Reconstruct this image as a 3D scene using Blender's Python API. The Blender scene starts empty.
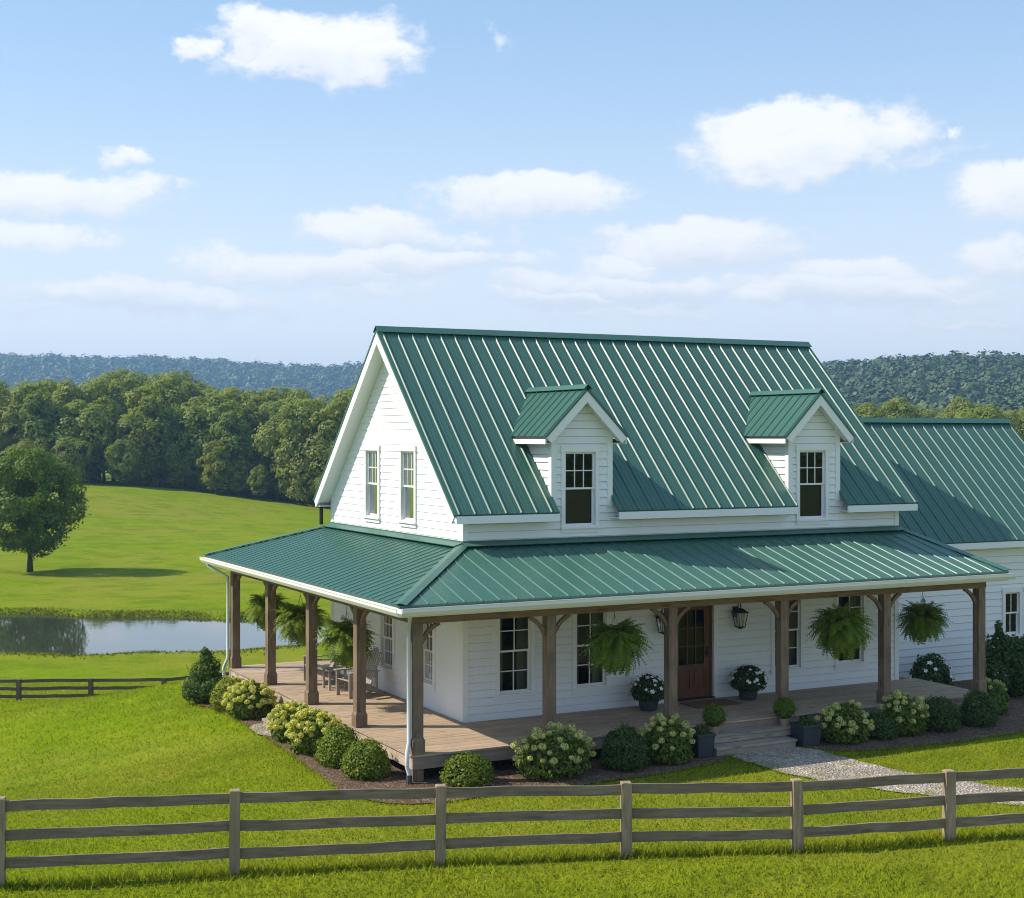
import bpy, bmesh, math, random
import numpy as np
from mathutils import Vector, Matrix, Euler

S = bpy.context.scene
COL = S.collection
R = math.radians
random.seed(7)

# ------------------------------------------------------------------ camera
PSI = R(62.606)
RV = Vector((math.sin(PSI), -math.cos(PSI), 0))          # camera right
FV = Vector((math.cos(PSI), math.sin(PSI), 0))           # camera forward
DK = 0.52                                                # deck height above the ground
CAM = Vector((-13.1488, -27.5526, 5.9256 + DK))
cd = bpy.data.cameras.new('camera'); cam = bpy.data.objects.new('camera', cd); COL.objects.link(cam)
cam.location = CAM
cam.rotation_euler = (R(90), 0, PSI - R(90))
cd.sensor_width = 36; cd.lens = 1471.29 / 1024 * 36
cd.shift_y = -(449 - 436.31) / 1024
cd.clip_start = 0.5; cd.clip_end = 20000
S.camera = cam

# ------------------------------------------------------------------ sun, sky, exposure
ELEV = R(43)
SUN = Vector((-RV.x * math.cos(ELEV), -RV.y * math.cos(ELEV), math.sin(ELEV)))
sd = bpy.data.lights.new('sun', 'SUN'); sd.energy = 5.0; sd.angle = R(0.5); sd.color = (1, 0.91, 0.75)
so = bpy.data.objects.new('sun', sd); COL.objects.link(so)
so.rotation_euler = SUN.to_track_quat('Z', 'Y').to_euler(); so.location = (-40, 20, 60)

S.view_settings.view_transform = 'Standard'; S.view_settings.look = 'None'
S.view_settings.exposure = 0.3; S.view_settings.gamma = 1; S.view_settings.use_curve_mapping = False
S.render.engine = 'CYCLES'
S.cycles.use_denoising = True
S.cycles.pixel_filter_type = 'BLACKMAN_HARRIS'; S.cycles.filter_width = 1.05
try: S.cycles.denoiser = 'OPENIMAGEDENOISE'
except Exception: pass
S.cycles.max_bounces = 6; S.cycles.diffuse_bounces = 3; S.cycles.glossy_bounces = 3
S.cycles.transmission_bounces = 4; S.cycles.transparent_max_bounces = 8; S.cycles.volume_bounces = 0
S.cycles.sample_clamp_indirect = 4; S.cycles.caustics_reflective = False; S.cycles.caustics_refractive = False


class NT:
    """small helper to write node trees"""
    def __init__(self, tree): self.t = tree; self.n = tree.nodes; self.l = tree.links
    def new(self, typ, **kw):
        n = self.n.new(typ)
        for k, v in kw.items(): setattr(n, k, v)
        return n
    def put(self, sock, v):
        if isinstance(v, bpy.types.NodeSocket): self.l.new(v, sock)
        elif v is not None: sock.default_value = v
    def math(self, op, a, b=None, c=None, clamp=False):
        n = self.new('ShaderNodeMath', operation=op, use_clamp=clamp)
        self.put(n.inputs[0], a)
        if b is not None: self.put(n.inputs[1], b)
        if c is not None: self.put(n.inputs[2], c)
        return n.outputs[0]
    def mix(self, f, a, b, mode='MIX'):
        n = self.new('ShaderNodeMix', data_type='RGBA', blend_type=mode, clamp_factor=True)
        self.put(n.inputs[0], f); self.put(n.inputs[6], a); self.put(n.inputs[7], b)
        return n.outputs[2]
    def noise(self, vec, scale, detail=4, rough=0.55, dist=0.0):
        n = self.new('ShaderNodeTexNoise'); self.put(n.inputs['Vector'], vec)
        n.inputs['Scale'].default_value = scale; n.inputs['Detail'].default_value = detail
        n.inputs['Roughness'].default_value = rough; n.inputs['Distortion'].default_value = dist
        return n.outputs[0]
    def mapping(self, vec, scale=(1, 1, 1), loc=(0, 0, 0)):
        n = self.new('ShaderNodeMapping'); self.put(n.inputs[0], vec)
        n.inputs['Scale'].default_value = scale; n.inputs['Location'].default_value = loc
        return n.outputs[0]
    def ss(self, v, lo, hi, a=0.0, b=1.0):
        n = self.new('ShaderNodeMapRange', interpolation_type='SMOOTHSTEP')
        self.put(n.inputs[0], v); n.inputs[1].default_value = lo; n.inputs[2].default_value = hi
        n.inputs[3].default_value = a; n.inputs[4].default_value = b
        return n.outputs[0]
    def lin(self, v, lo, hi, a=0.0, b=1.0):
        n = self.new('ShaderNodeMapRange'); self.put(n.inputs[0], v)
        n.inputs[1].default_value = lo; n.inputs[2].default_value = hi
        n.inputs[3].default_value = a; n.inputs[4].default_value = b
        return n.outputs[0]


def c4(c): return (c[0], c[1], c[2], 1.0)


# sky with fair-weather clouds placed by compass bearing and elevation
W = bpy.data.worlds.new('World'); S.world = W; W.use_nodes = True
w = NT(W.node_tree); w.n.clear()
wo = w.new('ShaderNodeOutputWorld'); bg = w.new('ShaderNodeBackground')
sky = w.new('ShaderNodeTexSky', sky_type='NISHITA'); sky.sun_disc = False
sky.sun_elevation = ELEV; sky.sun_rotation = math.atan2(SUN.x, SUN.y)
sky.air_density = 1.0; sky.dust_density = 0.6; sky.ozone_density = 1.6; sky.altitude = 100
tc = w.new('ShaderNodeTexCoord'); D = tc.outputs['Generated']
def wdot(v):
    n = w.new('ShaderNodeVectorMath', operation='DOT_PRODUCT'); w.put(n.inputs[0], D); n.inputs[1].default_value = v
    return n.outputs['Value']
az = w.math('ARCTAN2', wdot(tuple(RV)), wdot(tuple(FV)))
el = w.math('ARCSINE', wdot((0, 0, 1)))
cmb = w.new('ShaderNodeCombineXYZ'); w.put(cmb.inputs[0], az); w.put(cmb.inputs[1], w.math('MULTIPLY', el, 1.5))
wn_ = w.new('ShaderNodeTexNoise'); w.put(wn_.inputs['Vector'], cmb.outputs[0]); wn_.inputs['Scale'].default_value = 15; wn_.inputs['Detail'].default_value = 5; wn_.inputs['Roughness'].default_value = .6
wsep = w.new('ShaderNodeSeparateColor'); w.l.new(wn_.outputs['Color'], wsep.inputs[0])
azw = w.math('ADD', az, w.math('MULTIPLY', w.math('SUBTRACT', wsep.outputs[0], .5), .07))
elw = w.math('ADD', el, w.math('MULTIPLY', w.math('SUBTRACT', wsep.outputs[1], .5), .036))
n1 = w.noise(cmb.outputs[0], 44, 9, 0.62, 0.15)
n2 = w.noise(w.mapping(cmb.outputs[0], (1, 1, 1), (3.1, 1.7, 0)), 9, 4, 0.55)
fz = w.math('ADD', w.math('MULTIPLY', w.math('SUBTRACT', n1, 0.5), 1.35), w.math('MULTIPLY', w.math('SUBTRACT', n2, 0.5), 1.2))
# (x, y) of each cloud as seen, half width, height above and below its middle (1/1471 rad), weight
CL = [(318, 55, 108, 42, 28, 1.0), (262, 40, 46, 30, 26, .95), (375, 62, 60, 24, 20, .9), (193, 50, 26, 14, 10, .75), (493, 40, 22, 26, 20, .5),
      (815, 150, 140, 46, 28, 1.0), (800, 128, 70, 28, 24, .9), (890, 140, 60, 30, 24, .8), (952, 130, 12, 12, 10, .7), (1000, 198, 58, 34, 22, 1.0),
      (118, 153, 22, 10, 8, .8), (70, 192, 120, 26, 20, .95), (40, 238, 84, 20, 12, .85), (180, 186, 30, 10, 8, .5), (520, 200, 120, 24, 18, 1.0), (120, 292, 170, 15, 20, .85), (420, 258, 190, 14, 20, .8), (330, 268, 120, 20, 18, .9), (640, 286, 150, 13, 18, .85), (860, 290, 150, 14, 18, .9), (560, 296, 120, 10, 14, .75),
      (370, 228, 82, 22, 15, .95), (470, 236, 70, 14, 12, .6), (260, 266, 120, 20, 18, .75), (150, 288, 90, 16, 16, .7), (380, 285, 120, 14, 16, .5),
      (700, 245, 124, 26, 22, .95), (540, 284, 72, 18, 14, .8), (620, 268, 70, 20, 18, .75), (850, 278, 90, 18, 16, .85), (760, 296, 56, 14, 12, .75),
      (1000, 262, 62, 22, 16, .85), (940, 280, 80, 12, 12, .65), (40, 305, 110, 10, 14, .55), (960, 322, 70, 8, 8, .5), (230, 300, 160, 14, 22, .45),
      (650, 310, 160, 10, 14, .45),
      (1350, 120, 150, 40, 26, .9), (1300, 260, 160, 26, 18, .8), (-250, 110, 150, 40, 26, .9), (-300, 250, 180, 26, 18, .8), (-700, 180, 200, 40, 26, .9), (1800, 190, 220, 40, 26, .9)]
F = 1471.29
dens = None; shade = None
for (x, y, sx, su, sl, wt) in CL:
    a0 = math.atan((x - 512) / F); e0 = math.atan((436.3 - y) / F * math.cos(a0)); k = math.cos(a0)
    dx = w.math('DIVIDE', w.math('SUBTRACT', azw, a0), sx * 1.06 / F)
    de = w.math('SUBTRACT', elw, e0)
    up_ = w.math('MAXIMUM', w.math('DIVIDE', de, su * 1.1 / F), 0.0)                # crisp heaped top, soft flat base
    dy = w.math('MAXIMUM', w.math('MULTIPLY', up_, up_), w.math('DIVIDE', de, -sl * 1.35 / F))
    q = w.math('SQRT', w.math('ADD', w.math('MULTIPLY', dx, dx), w.math('MULTIPLY', dy, dy)))
    wt = min(1, wt + .03); dv = w.math('MULTIPLY', w.math('SUBTRACT', 1.0, q), wt)
    dv = w.math('ADD', dv, (wt - 1) * 0.2)
    vv = w.math('DIVIDE', de, su / F)
    if dens is None: dens, shade = dv, vv
    else:
        gt = w.math('GREATER_THAN', dv, dens); shade = w.math('ADD', shade, w.math('MULTIPLY', gt, w.math('SUBTRACT', vv, shade))); dens = w.math('MAXIMUM', dens, dv)
cd_ = w.math('ADD', dens, w.math('MULTIPLY', fz, 0.78))
cd_ = w.math('ADD', cd_, w.math('MULTIPLY', w.math('SUBTRACT', w.noise(cmb.outputs[0], 110, 6, .6), .5), .34))
alpha = w.ss(cd_, 0.0, 0.50, 0, 0.92)
thin = w.math('MULTIPLY', w.ss(w.noise(w.mapping(cmb.outputs[0], (1, 4, 1)), 7, 5, .6), .45, .8), w.ss(el, 0.0, .09, .5, 0.12))
alpha = w.math('MAXIMUM', alpha, w.math('MULTIPLY', thin, w.ss(el, .24, .05)))
lum = w.math('MULTIPLY', w.ss(cd_, 0.05, 0.7, 0.45, 1.0), w.ss(w.math('ADD', shade, w.math('MULTIPLY', fz, .9)), -1.0, .45, .0, 1.0))
cloudc = w.mix(lum, c4((6.7, 7.0, 7.55)), c4((8.6, 8.55, 8.6)))
# paler, milkier towards the horizon
hs = w.new('ShaderNodeHueSaturation'); hs.inputs['Saturation'].default_value = 1.15; hs.inputs['Value'].default_value = 1.12; w.put(hs.inputs['Color'], sky.outputs[0])
skyc = w.mix(w.ss(el, 0.32, -0.02, 0.40, 0.95), hs.outputs[0], w.mix(w.ss(el, .30, 0.0), c4((5.0, 7.0, 9.4)), c4((8.5, 8.5, 8.6))))
col = w.mix(alpha, skyc, cloudc)
w.put(bg.inputs[0], col); bg.inputs[1].default_value = 0.108
w.l.new(bg.outputs[0], wo.inputs[0])


# ------------------------------------------------------------------ materials
def mat(name):
    m = bpy.data.materials.new(name); m.use_nodes = True
    t = NT(m.node_tree); t.n.clear()
    o = t.new('ShaderNodeOutputMaterial'); p = t.new('ShaderNodeBsdfPrincipled')
    t.l.new(p.outputs[0], o.inputs[0])
    return m, t, p, o
def bump(t, p, h, strength=0.3, dist=0.01):
    b = t.new('ShaderNodeBump'); b.inputs['Strength'].default_value = strength; b.inputs['Distance'].default_value = dist
    t.put(b.inputs['Height'], h); t.l.new(b.outputs[0], p.inputs['Normal'])
def ocoord(t): return t.new('ShaderNodeTexCoord').outputs['Object']
def gpos(t): return t.new('ShaderNodeNewGeometry').outputs['Position']
def island(t): return t.new('ShaderNodeNewGeometry').outputs['Random Per Island']

def m_paint(name, c, rough=0.5, dirt=0.10, isl=0.0, spec=.4):
    m, t, p, o = mat(name); g = gpos(t)
    n = t.noise(g, 1.3, 5, .6); nf = t.noise(t.mapping(g, (14, 14, 3)), 2.0, 3)
    cc = t.mix(t.ss(n, .45, .8, 0, dirt), c4(c), c4([x * .72 for x in c]))
    cc = t.mix(t.ss(nf, .4, .75, 0, dirt * .8), cc, c4((c[0] * .78, c[1] * .76, c[2] * .72)))
    if isl: cc = t.mix(t.math('MULTIPLY', island(t), isl), cc, c4([x * .8 for x in c]))
    t.put(p.inputs['Base Color'], cc); p.inputs['Roughness'].default_value = rough; p.inputs['Specular IOR Level'].default_value = spec
    bump(t, p, nf, .12, .004)
    return m
def m_plain(name, c, rough=0.6, metal=0, noise=.25, scale=8, spec=.5):
    m, t, p, o = mat(name); n = t.noise(ocoord(t), scale, 4)
    t.put(p.inputs['Base Color'], t.mix(t.math('MULTIPLY', n, noise * 2), c4([min(1, x * 1.15) for x in c]), c4([x * .7 for x in c])))
    p.inputs['Roughness'].default_value = rough; p.inputs['Metallic'].default_value = metal; p.inputs['Specular IOR Level'].default_value = spec
    return m
def m_wood(name, c1, c2, axis, isl=.5, rough=.75, knots=True):
    m, t, p, o = mat(name); v = ocoord(t)
    sc = {'x': (0.9, 11, 11), 'y': (11, .9, 11), 'z': (11, 11, .9)}[axis]
    r = t.math('FRACT', t.math('ADD', island(t), t.new('ShaderNodeObjectInfo').outputs['Random']))
    off = t.new('ShaderNodeCombineXYZ')
    for i in range(3): t.put(off.inputs[i], t.math('MULTIPLY', r, 31.7 + 11 * i))
    va = t.new('ShaderNodeVectorMath', operation='ADD'); t.put(va.inputs[0], v); t.put(va.inputs[1], off.outputs[0]); v = va.outputs[0]
    g = t.noise(t.mapping(v, sc), 2.0, 6, .65, .4); b = t.noise(v, 1.6, 3)
    cc = t.mix(t.ss(g, .3, .72), c4(c1), c4(c2))
    cc = t.mix(t.ss(b, .42, .70, 0, .7), cc, c4([(a + d) * .36 for a, d in zip(c1, c2)]))
    if knots:
        vo = t.new('ShaderNodeTexVoronoi'); t.put(vo.inputs['Vector'], t.mapping(v, {'x': (1.3, 6, 6), 'y': (6, 1.3, 6), 'z': (6, 6, 1.3)}[axis])); vo.inputs['Scale'].default_value = 1
        cc = t.mix(t.ss(vo.outputs['Distance'], .26, .08, 0, .85), cc, c4([x * .35 for x in c1]))
    cc = t.mix(t.math('MULTIPLY', r, isl), cc, c4([x * .55 for x in c1]))
    t.put(p.inputs['Base Color'], cc); p.inputs['Roughness'].default_value = rough; p.inputs['Specular IOR Level'].default_value = .25
    bump(t, p, g, .4, .006)
    return m
def m_leaf(name, c, var=.5, hue=(1.25, 1.05, .6), trans=.35, objvar=.35, patch=1.0, upn=0):
    m, t, p, o = mat(name)
    r = island(t); oi = t.new('ShaderNodeObjectInfo').outputs['Random']
    n = t.noise(gpos(t), patch, 3)
    cc = t.mix(t.math('MULTIPLY', r, var), c4(c), c4([c[i] * hue[i] * 1.5 for i in range(3)]))
    cc = t.mix(t.ss(n, .35, .65, 0, .55), cc, c4([x * .62 for x in c]))
    cc = t.mix(t.math('MULTIPLY', oi, objvar), cc, c4((c[0] * 1.5, c[1] * 1.15, c[2] * .8)))
    t.put(p.inputs['Base Color'], cc); p.inputs['Roughness'].default_value = .55; p.inputs['Specular IOR Level'].default_value = .3
    tr = t.new('ShaderNodeBsdfTranslucent'); t.put(tr.inputs[0], t.mix(.5, cc, c4((c[0] * 2.2, c[1] * 1.9, c[2] * .6))))
    ms = t.new('ShaderNodeMixShader'); ms.inputs[0].default_value = trans
    if upn:
        ge = t.new('ShaderNodeNewGeometry').outputs['Normal']
        a = t.new('ShaderNodeVectorMath', operation='SCALE'); t.put(a.inputs[0], ge); a.inputs['Scale'].default_value = 1 - upn
        b = t.new('ShaderNodeVectorMath', operation='ADD'); t.put(b.inputs[0], a.outputs[0]); b.inputs[1].default_value = (0, 0, upn)
        t.l.new(b.outputs[0], p.inputs['Normal']); t.l.new(b.outputs[0], tr.inputs['Normal']); p.inputs['Specular IOR Level'].default_value = .1
    t.l.new(p.outputs[0], ms.inputs[1]); t.l.new(tr.outputs[0], ms.inputs[2]); t.l.new(ms.outputs[0], o.inputs[0])
    return m

M = {}
M['siding'] = m_paint('white_siding_paint', (.80, .81, .81), .5, .12, .12)
M['trim'] = m_paint('white_trim_paint', (.80, .80, .79), .45, .10)
M['gutter'] = m_paint('gutter_paint', (.74, .74, .72), .4, .16)
M['ceiling'] = m_paint('porch_ceiling_paint', (.76, .74, .67), .6, .15)
M['downspout'] = m_paint('downspout_paint', (.62, .66, .68), .35, .12)
M['wallback'] = m_plain('plaster_inside', (.45, .42, .38), .9)
def m_roof(name):
    m, t, p, o = mat(name); g = gpos(t)
    n = t.noise(g, .8, 5, .6); nf = t.noise(t.mapping(g, (9, 1.2, 1.2)), 3, 5, .65)
    base = (.040, .124, .096)
    cc = t.mix(t.ss(n, .4, .75, 0, .35), c4(base), c4((.056, .148, .116)))
    cc = t.mix(t.ss(nf, .45, .75, 0, .3), cc, c4((.032, .10, .08)))
    t.put(p.inputs['Base Color'], cc)
    t.put(p.inputs['Roughness'], t.lin(nf, .3, .7, .33, .43)); p.inputs['Specular IOR Level'].default_value = .5
    bump(t, p, t.noise(t.mapping(g, (2.2, 1, 1)), 1.1, 2), .16, .03)
    return m
M['roof'] = m_roof('green_metal_roofing')
M['wood_z'] = m_wood('timber_upright', (.29, .20, .135), (.14, .10, .07), 'z', .3)
M['wood_x'] = m_wood('timber_along', (.27, .18, .11), (.15, .10, .062), 'x', .25)
M['wood_y'] = m_wood('timber_across', (.27, .18, .11), (.15, .10, .062), 'y', .25)
M['deck'] = m_wood('deck_boards', (.56, .42, .30), (.36, .26, .185), 'x', .6, .7)
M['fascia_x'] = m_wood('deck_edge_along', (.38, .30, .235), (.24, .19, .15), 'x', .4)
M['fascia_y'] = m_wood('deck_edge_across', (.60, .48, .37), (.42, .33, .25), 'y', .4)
M['step'] = m_wood('step_boards', (.44, .37, .295), (.29, .24, .19), 'x', .35)
M['fence_x'] = m_wood('weathered_rail', (.30, .235, .165), (.12, .095, .07), 'x', .45)
M['fence_z'] = m_wood('weathered_post', (.42, .32, .21), (.20, .15, .10), 'z', .3)
M['fencefar_x'] = m_wood('dark_rail', (.17, .13, .09), (.095, .073, .052), 'x', .3, knots=False)
M['fencefar_z'] = m_wood('dark_post', (.17, .13, .09), (.095, .073, .052), 'z', .3, knots=False)
M['door'] = m_wood('mahogany', (.20, .085, .04), (.105, .042, .02), 'z', .15, .4, knots=False)
M['chair'] = m_wood('grey_chair_wood', (.44, .39, .33), (.29, .25, .21), 'z', .35)
M['bark'] = m_wood('bark', (.10, .075, .055), (.05, .038, .03), 'z', .2, .9, knots=False)
M['black'] = m_plain('black_metal', (.018, .018, .018), .45, .3)
M['planter'] = m_plain('charcoal_planter', (.032, .036, .042), .6, 0, .2)
M['clay'] = m_plain('clay', (.33, .22, .16), .8)
M['stone'] = m_plain('pale_stone', (.38, .33, .28), .85, 0, .3, 14)
M['soil'] = m_plain('soil', (.04, .028, .02), .95)
M['mat'] = m_plain('coir', (.20, .105, .05), .95, 0, .5, 60)
M['interior'] = m_plain('room_floor', (.10, .07, .05), .8)
M['screen'] = m_plain('insect_screen', (.075, .068, .055), .7)
M['curtain'] = m_plain('curtain_linen', (.42, .38, .32), .9)
M['bulb'] = m_plain('candle_sleeve', (.6, .55, .45), .6)
def m_glass():
    m, t, p, o = mat('window_glass'); t.n.remove(p)
    g = t.new('ShaderNodeBsdfGlossy'); g.inputs['Roughness'].default_value = .015; g.inputs['Color'].default_value = (.72, .74, .78, 1)
    tr = t.new('ShaderNodeBsdfTransparent'); tr.inputs[0].default_value = (.62, .66, .62, 1)
    fr = t.new('ShaderNodeFresnel'); fr.inputs[0].default_value = 1.42
    b = t.new('ShaderNodeBump'); b.inputs['Strength'].default_value = .1; b.inputs['Distance'].default_value = .05
    t.put(b.inputs['Height'], t.noise(gpos(t), 2.2, 2)); t.l.new(b.outputs[0], g.inputs['Normal'])
    ms = t.new('ShaderNodeMixShader'); t.l.new(fr.outputs[0], ms.inputs[0]); t.l.new(tr.outputs[0], ms.inputs[1]); t.l.new(g.outputs[0], ms.inputs[2])
    t.l.new(ms.outputs[0], o.inputs[0])
    return m
M['glass'] = m_glass()
def m_lampglass():
    m, t, p, o = mat('lantern_glass'); t.n.remove(p)
    g = t.new('ShaderNodeBsdfGlossy'); g.inputs['Roughness'].default_value = .05
    tr = t.new('ShaderNodeBsdfTransparent'); tr.inputs[0].default_value = (.92, .92, .9, 1)
    ms = t.new('ShaderNodeMixShader'); ms.inputs[0].default_value = .12
    t.l.new(tr.outputs[0], ms.inputs[1]); t.l.new(g.outputs[0], ms.inputs[2]); t.l.new(ms.outputs[0], o.inputs[0])
    return m
M['lampglass'] = m_lampglass()
def m_ground():
    m, t, p, o = mat('grass_ground'); g = gpos(t)
    big = t.noise(g, .16, 4, .6); mid = t.noise(g, 1.1, 5, .65); fine = t.noise(t.mapping(g, (1, 1, 1)), 9, 4, .7); tuft = t.noise(t.mapping(g, (1, .35, 1)), 2.6, 5, .7)
    far = t.noise(g, .035, 5, .65); fm = t.noise(t.mapping(g, (1, 1, 1)), .34, 5, .72)
    cc = t.mix(t.ss(mid, .35, .7), c4((.15, .222, .002)), c4((.19, .25, .004)))
    cc = t.mix(t.ss(big, .42, .66, 0, .7), cc, c4((.225, .235, .022)))
    sw_ = t.new('ShaderNodeVectorMath', operation='DOT_PRODUCT'); t.put(sw_.inputs[0], g); sw_.inputs[1].default_value = (1.9, 5.2, 0)
    ln_ = t.new('ShaderNodeVectorMath', operation='DISTANCE'); t.put(ln_.inputs[0], g); ln_.inputs[1].default_value = (4, -2, 0)
    stripe = t.ss(t.math('ADD', t.math('SINE', sw_.outputs['Value']), t.math('MULTIPLY', t.math('SUBTRACT', mid, .5), 1.5)), -.5, .5)       # mowing passes
    cc = t.mix(t.math('MULTIPLY', stripe, t.ss(ln_.outputs['Value'], 26, 17, 0, .32)), cc, c4((.11, .175, .003)))
    cc = t.mix(t.ss(fine, .42, .7, 0, .5), cc, c4((.075, .13, .002)))
    cc = t.mix(t.ss(tuft, .55, .78, 0, .38), cc, c4((.23, .23, .05)))
    cc = t.mix(t.ss(far, .42, .62, 0, .6), cc, c4((.22, .21, .03)))
    cc = t.mix(t.ss(fm, .44, .66, 0, .65), cc, c4((.088, .15, .003)))
    t.put(p.inputs['Base Color'], cc); p.inputs['Roughness'].default_value = .95; p.inputs['Specular IOR Level'].default_value = .03
    bump(t, p, t.math('ADD', fine, t.math('MULTIPLY', tuft, .6)), .9, .06)
    return m
M['ground'] = m_ground()
def m_bits(name, scale, ca, cb, cc_, strength=.8, dist=.02, tint=None):
    m, t, p, o = mat(name); g = gpos(t)
    v = t.new('ShaderNodeTexVoronoi'); t.put(v.inputs['Vector'], g); v.inputs['Scale'].default_value = scale
    sep = t.new('ShaderNodeSeparateColor'); t.l.new(v.outputs['Color'], sep.inputs[0])
    n = t.noise(g, 1.2, 4)
    c = t.mix(sep.outputs[0], c4(ca), c4(cb)); c = t.mix(t.ss(sep.outputs[1], .7, .95), c, c4(cc_))
    c = t.mix(t.ss(n, .4, .7, 0, .4), c, c4([x * .6 for x in ca]))
    if tint: c = t.mix(t.ss(t.noise(g, 1.7, 5, .65), .52, .68, 0, .75), c, c4(tint))
    t.put(p.inputs['Base Color'], c); p.inputs['Roughness'].default_value = .9; p.inputs['Specular IOR Level'].default_value = .2
    bump(t, p, v.outputs['Distance'], strength, dist)
    return m
M['mulch'] = m_bits('bark_mulch', 22, (.085, .05, .033), (.15, .095, .065), (.22, .15, .105), .9, .03)
M['gravel'] = m_bits('path_gravel', 23, (.26, .22, .18), (.44, .375, .31), (.60, .53, .45), 1.0, .04, (.21, .19, .075))
M['mud'] = m_bits('pond_bank', 4, (.16, .13, .075), (.20, .17, .09), (.22, .2, .1), .4, .05)
def m_water():
    m, t, p, o = mat('pond_water'); g = gpos(t)
    p.inputs['Base Color'].default_value = (.045, .055, .035, 1); p.inputs['Roughness'].default_value = .03
    p.inputs['IOR'].default_value = 1.33; p.inputs['Specular IOR Level'].default_value = .9
    bump(t, p, t.noise(t.mapping(g, (1, 1, 1)), 1.6, 3, .5), .035, .04)
    return m
M['water'] = m_water()
M['leaf_forest'] = m_leaf('forest_leaves', (.175, .24, .04), .5, (1.05, 1.0, .6), trans=.45, objvar=.75, patch=.35)
M['leaf_oak'] = m_leaf('maple_leaves', (.10, .17, .02), .5, (1.05, 1.0, .6), trans=.35, patch=.9)
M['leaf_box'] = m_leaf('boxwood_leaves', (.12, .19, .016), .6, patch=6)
M['leaf_yellow'] = m_leaf('lime_shrub_leaves', (.18, .23, .02), .6, patch=6)
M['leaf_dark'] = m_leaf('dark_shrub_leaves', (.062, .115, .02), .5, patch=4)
M['leaf_hyd'] = m_leaf('hydrangea_leaves', (.11, .175, .018), .6, patch=6)
M['leaf_pot'] = m_leaf('potted_leaves', (.045, .085, .02), .5, patch=7)
M['fern'] = m_leaf('fern_fronds', (.15, .24, .022), .6, trans=.45, patch=5)
M['grass'] = m_leaf('grass_blades', (.35, .44, .010), .6, (1.0, .85, 1.6), .5, 0, .8, .88)
M['reed'] = m_leaf('bank_grass', (.19, .24, .014), .6, (1.3, 1.0, 1.4), .4, 0, .8, .5)
M['head'] = m_leaf('hydrangea_bloom', (.50, .54, .20), .4, (1.05, 1.0, 1.3), .25, .3, 8)
M['head_lime'] = m_leaf('lime_bloom', (.52, .56, .12), .5, (1.1, 1.0, 1.3), .25, .3, 8)
M['white_petal'] = m_plain('white_petal', (.80, .80, .77), .6, 0, .1)
M['canopy'] = m_leaf('hill_canopy', (.055, .092, .02), .35, (1.1, 1.0, .6), trans=0.0, objvar=0, patch=.06)


# ------------------------------------------------------------------ mesh helpers
WORLD = {}                                    # object name -> world location (nothing is rotated while built)
def wl(o): return WORLD[o.name] if o is not None else Vector((0, 0, 0))
def link(name, data, parent=None, loc=(0, 0, 0)):
    o = bpy.data.objects.new(name, data); COL.objects.link(o)
    loc = Vector(loc); WORLD[o.name] = loc
    if parent is not None: o.parent = parent; o.location = loc - wl(parent)
    else: o.location = loc
    return o
def tag(o, label=None, cat=None, group=None, kind=None):
    if label: o['label'] = label
    if cat: o['category'] = cat
    if group: o['group'] = group
    if kind: o['kind'] = kind
    return o
def thing(name, loc, label, cat, group=None):
    return tag(link(name, None, None, loc), label, cat, group)
def np_mesh(name, V, k, faces=None):
    """mesh of n k-gons; faces None = consecutive vertices"""
    V = np.asarray(V, dtype=np.float32); me = bpy.data.meshes.new(name)
    me.vertices.add(len(V)); me.vertices.foreach_set('co', V.ravel())
    idx = np.arange(len(V), dtype=np.int32) if faces is None else np.asarray(faces, dtype=np.int32).ravel()
    me.loops.add(len(idx)); me.loops.foreach_set('vertex_index', idx)
    n = len(idx) // k; me.polygons.add(n); me.polygons.foreach_set('loop_start', np.arange(n, dtype=np.int32) * k)
    me.update(calc_edges=True); me.validate()
    return me

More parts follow.
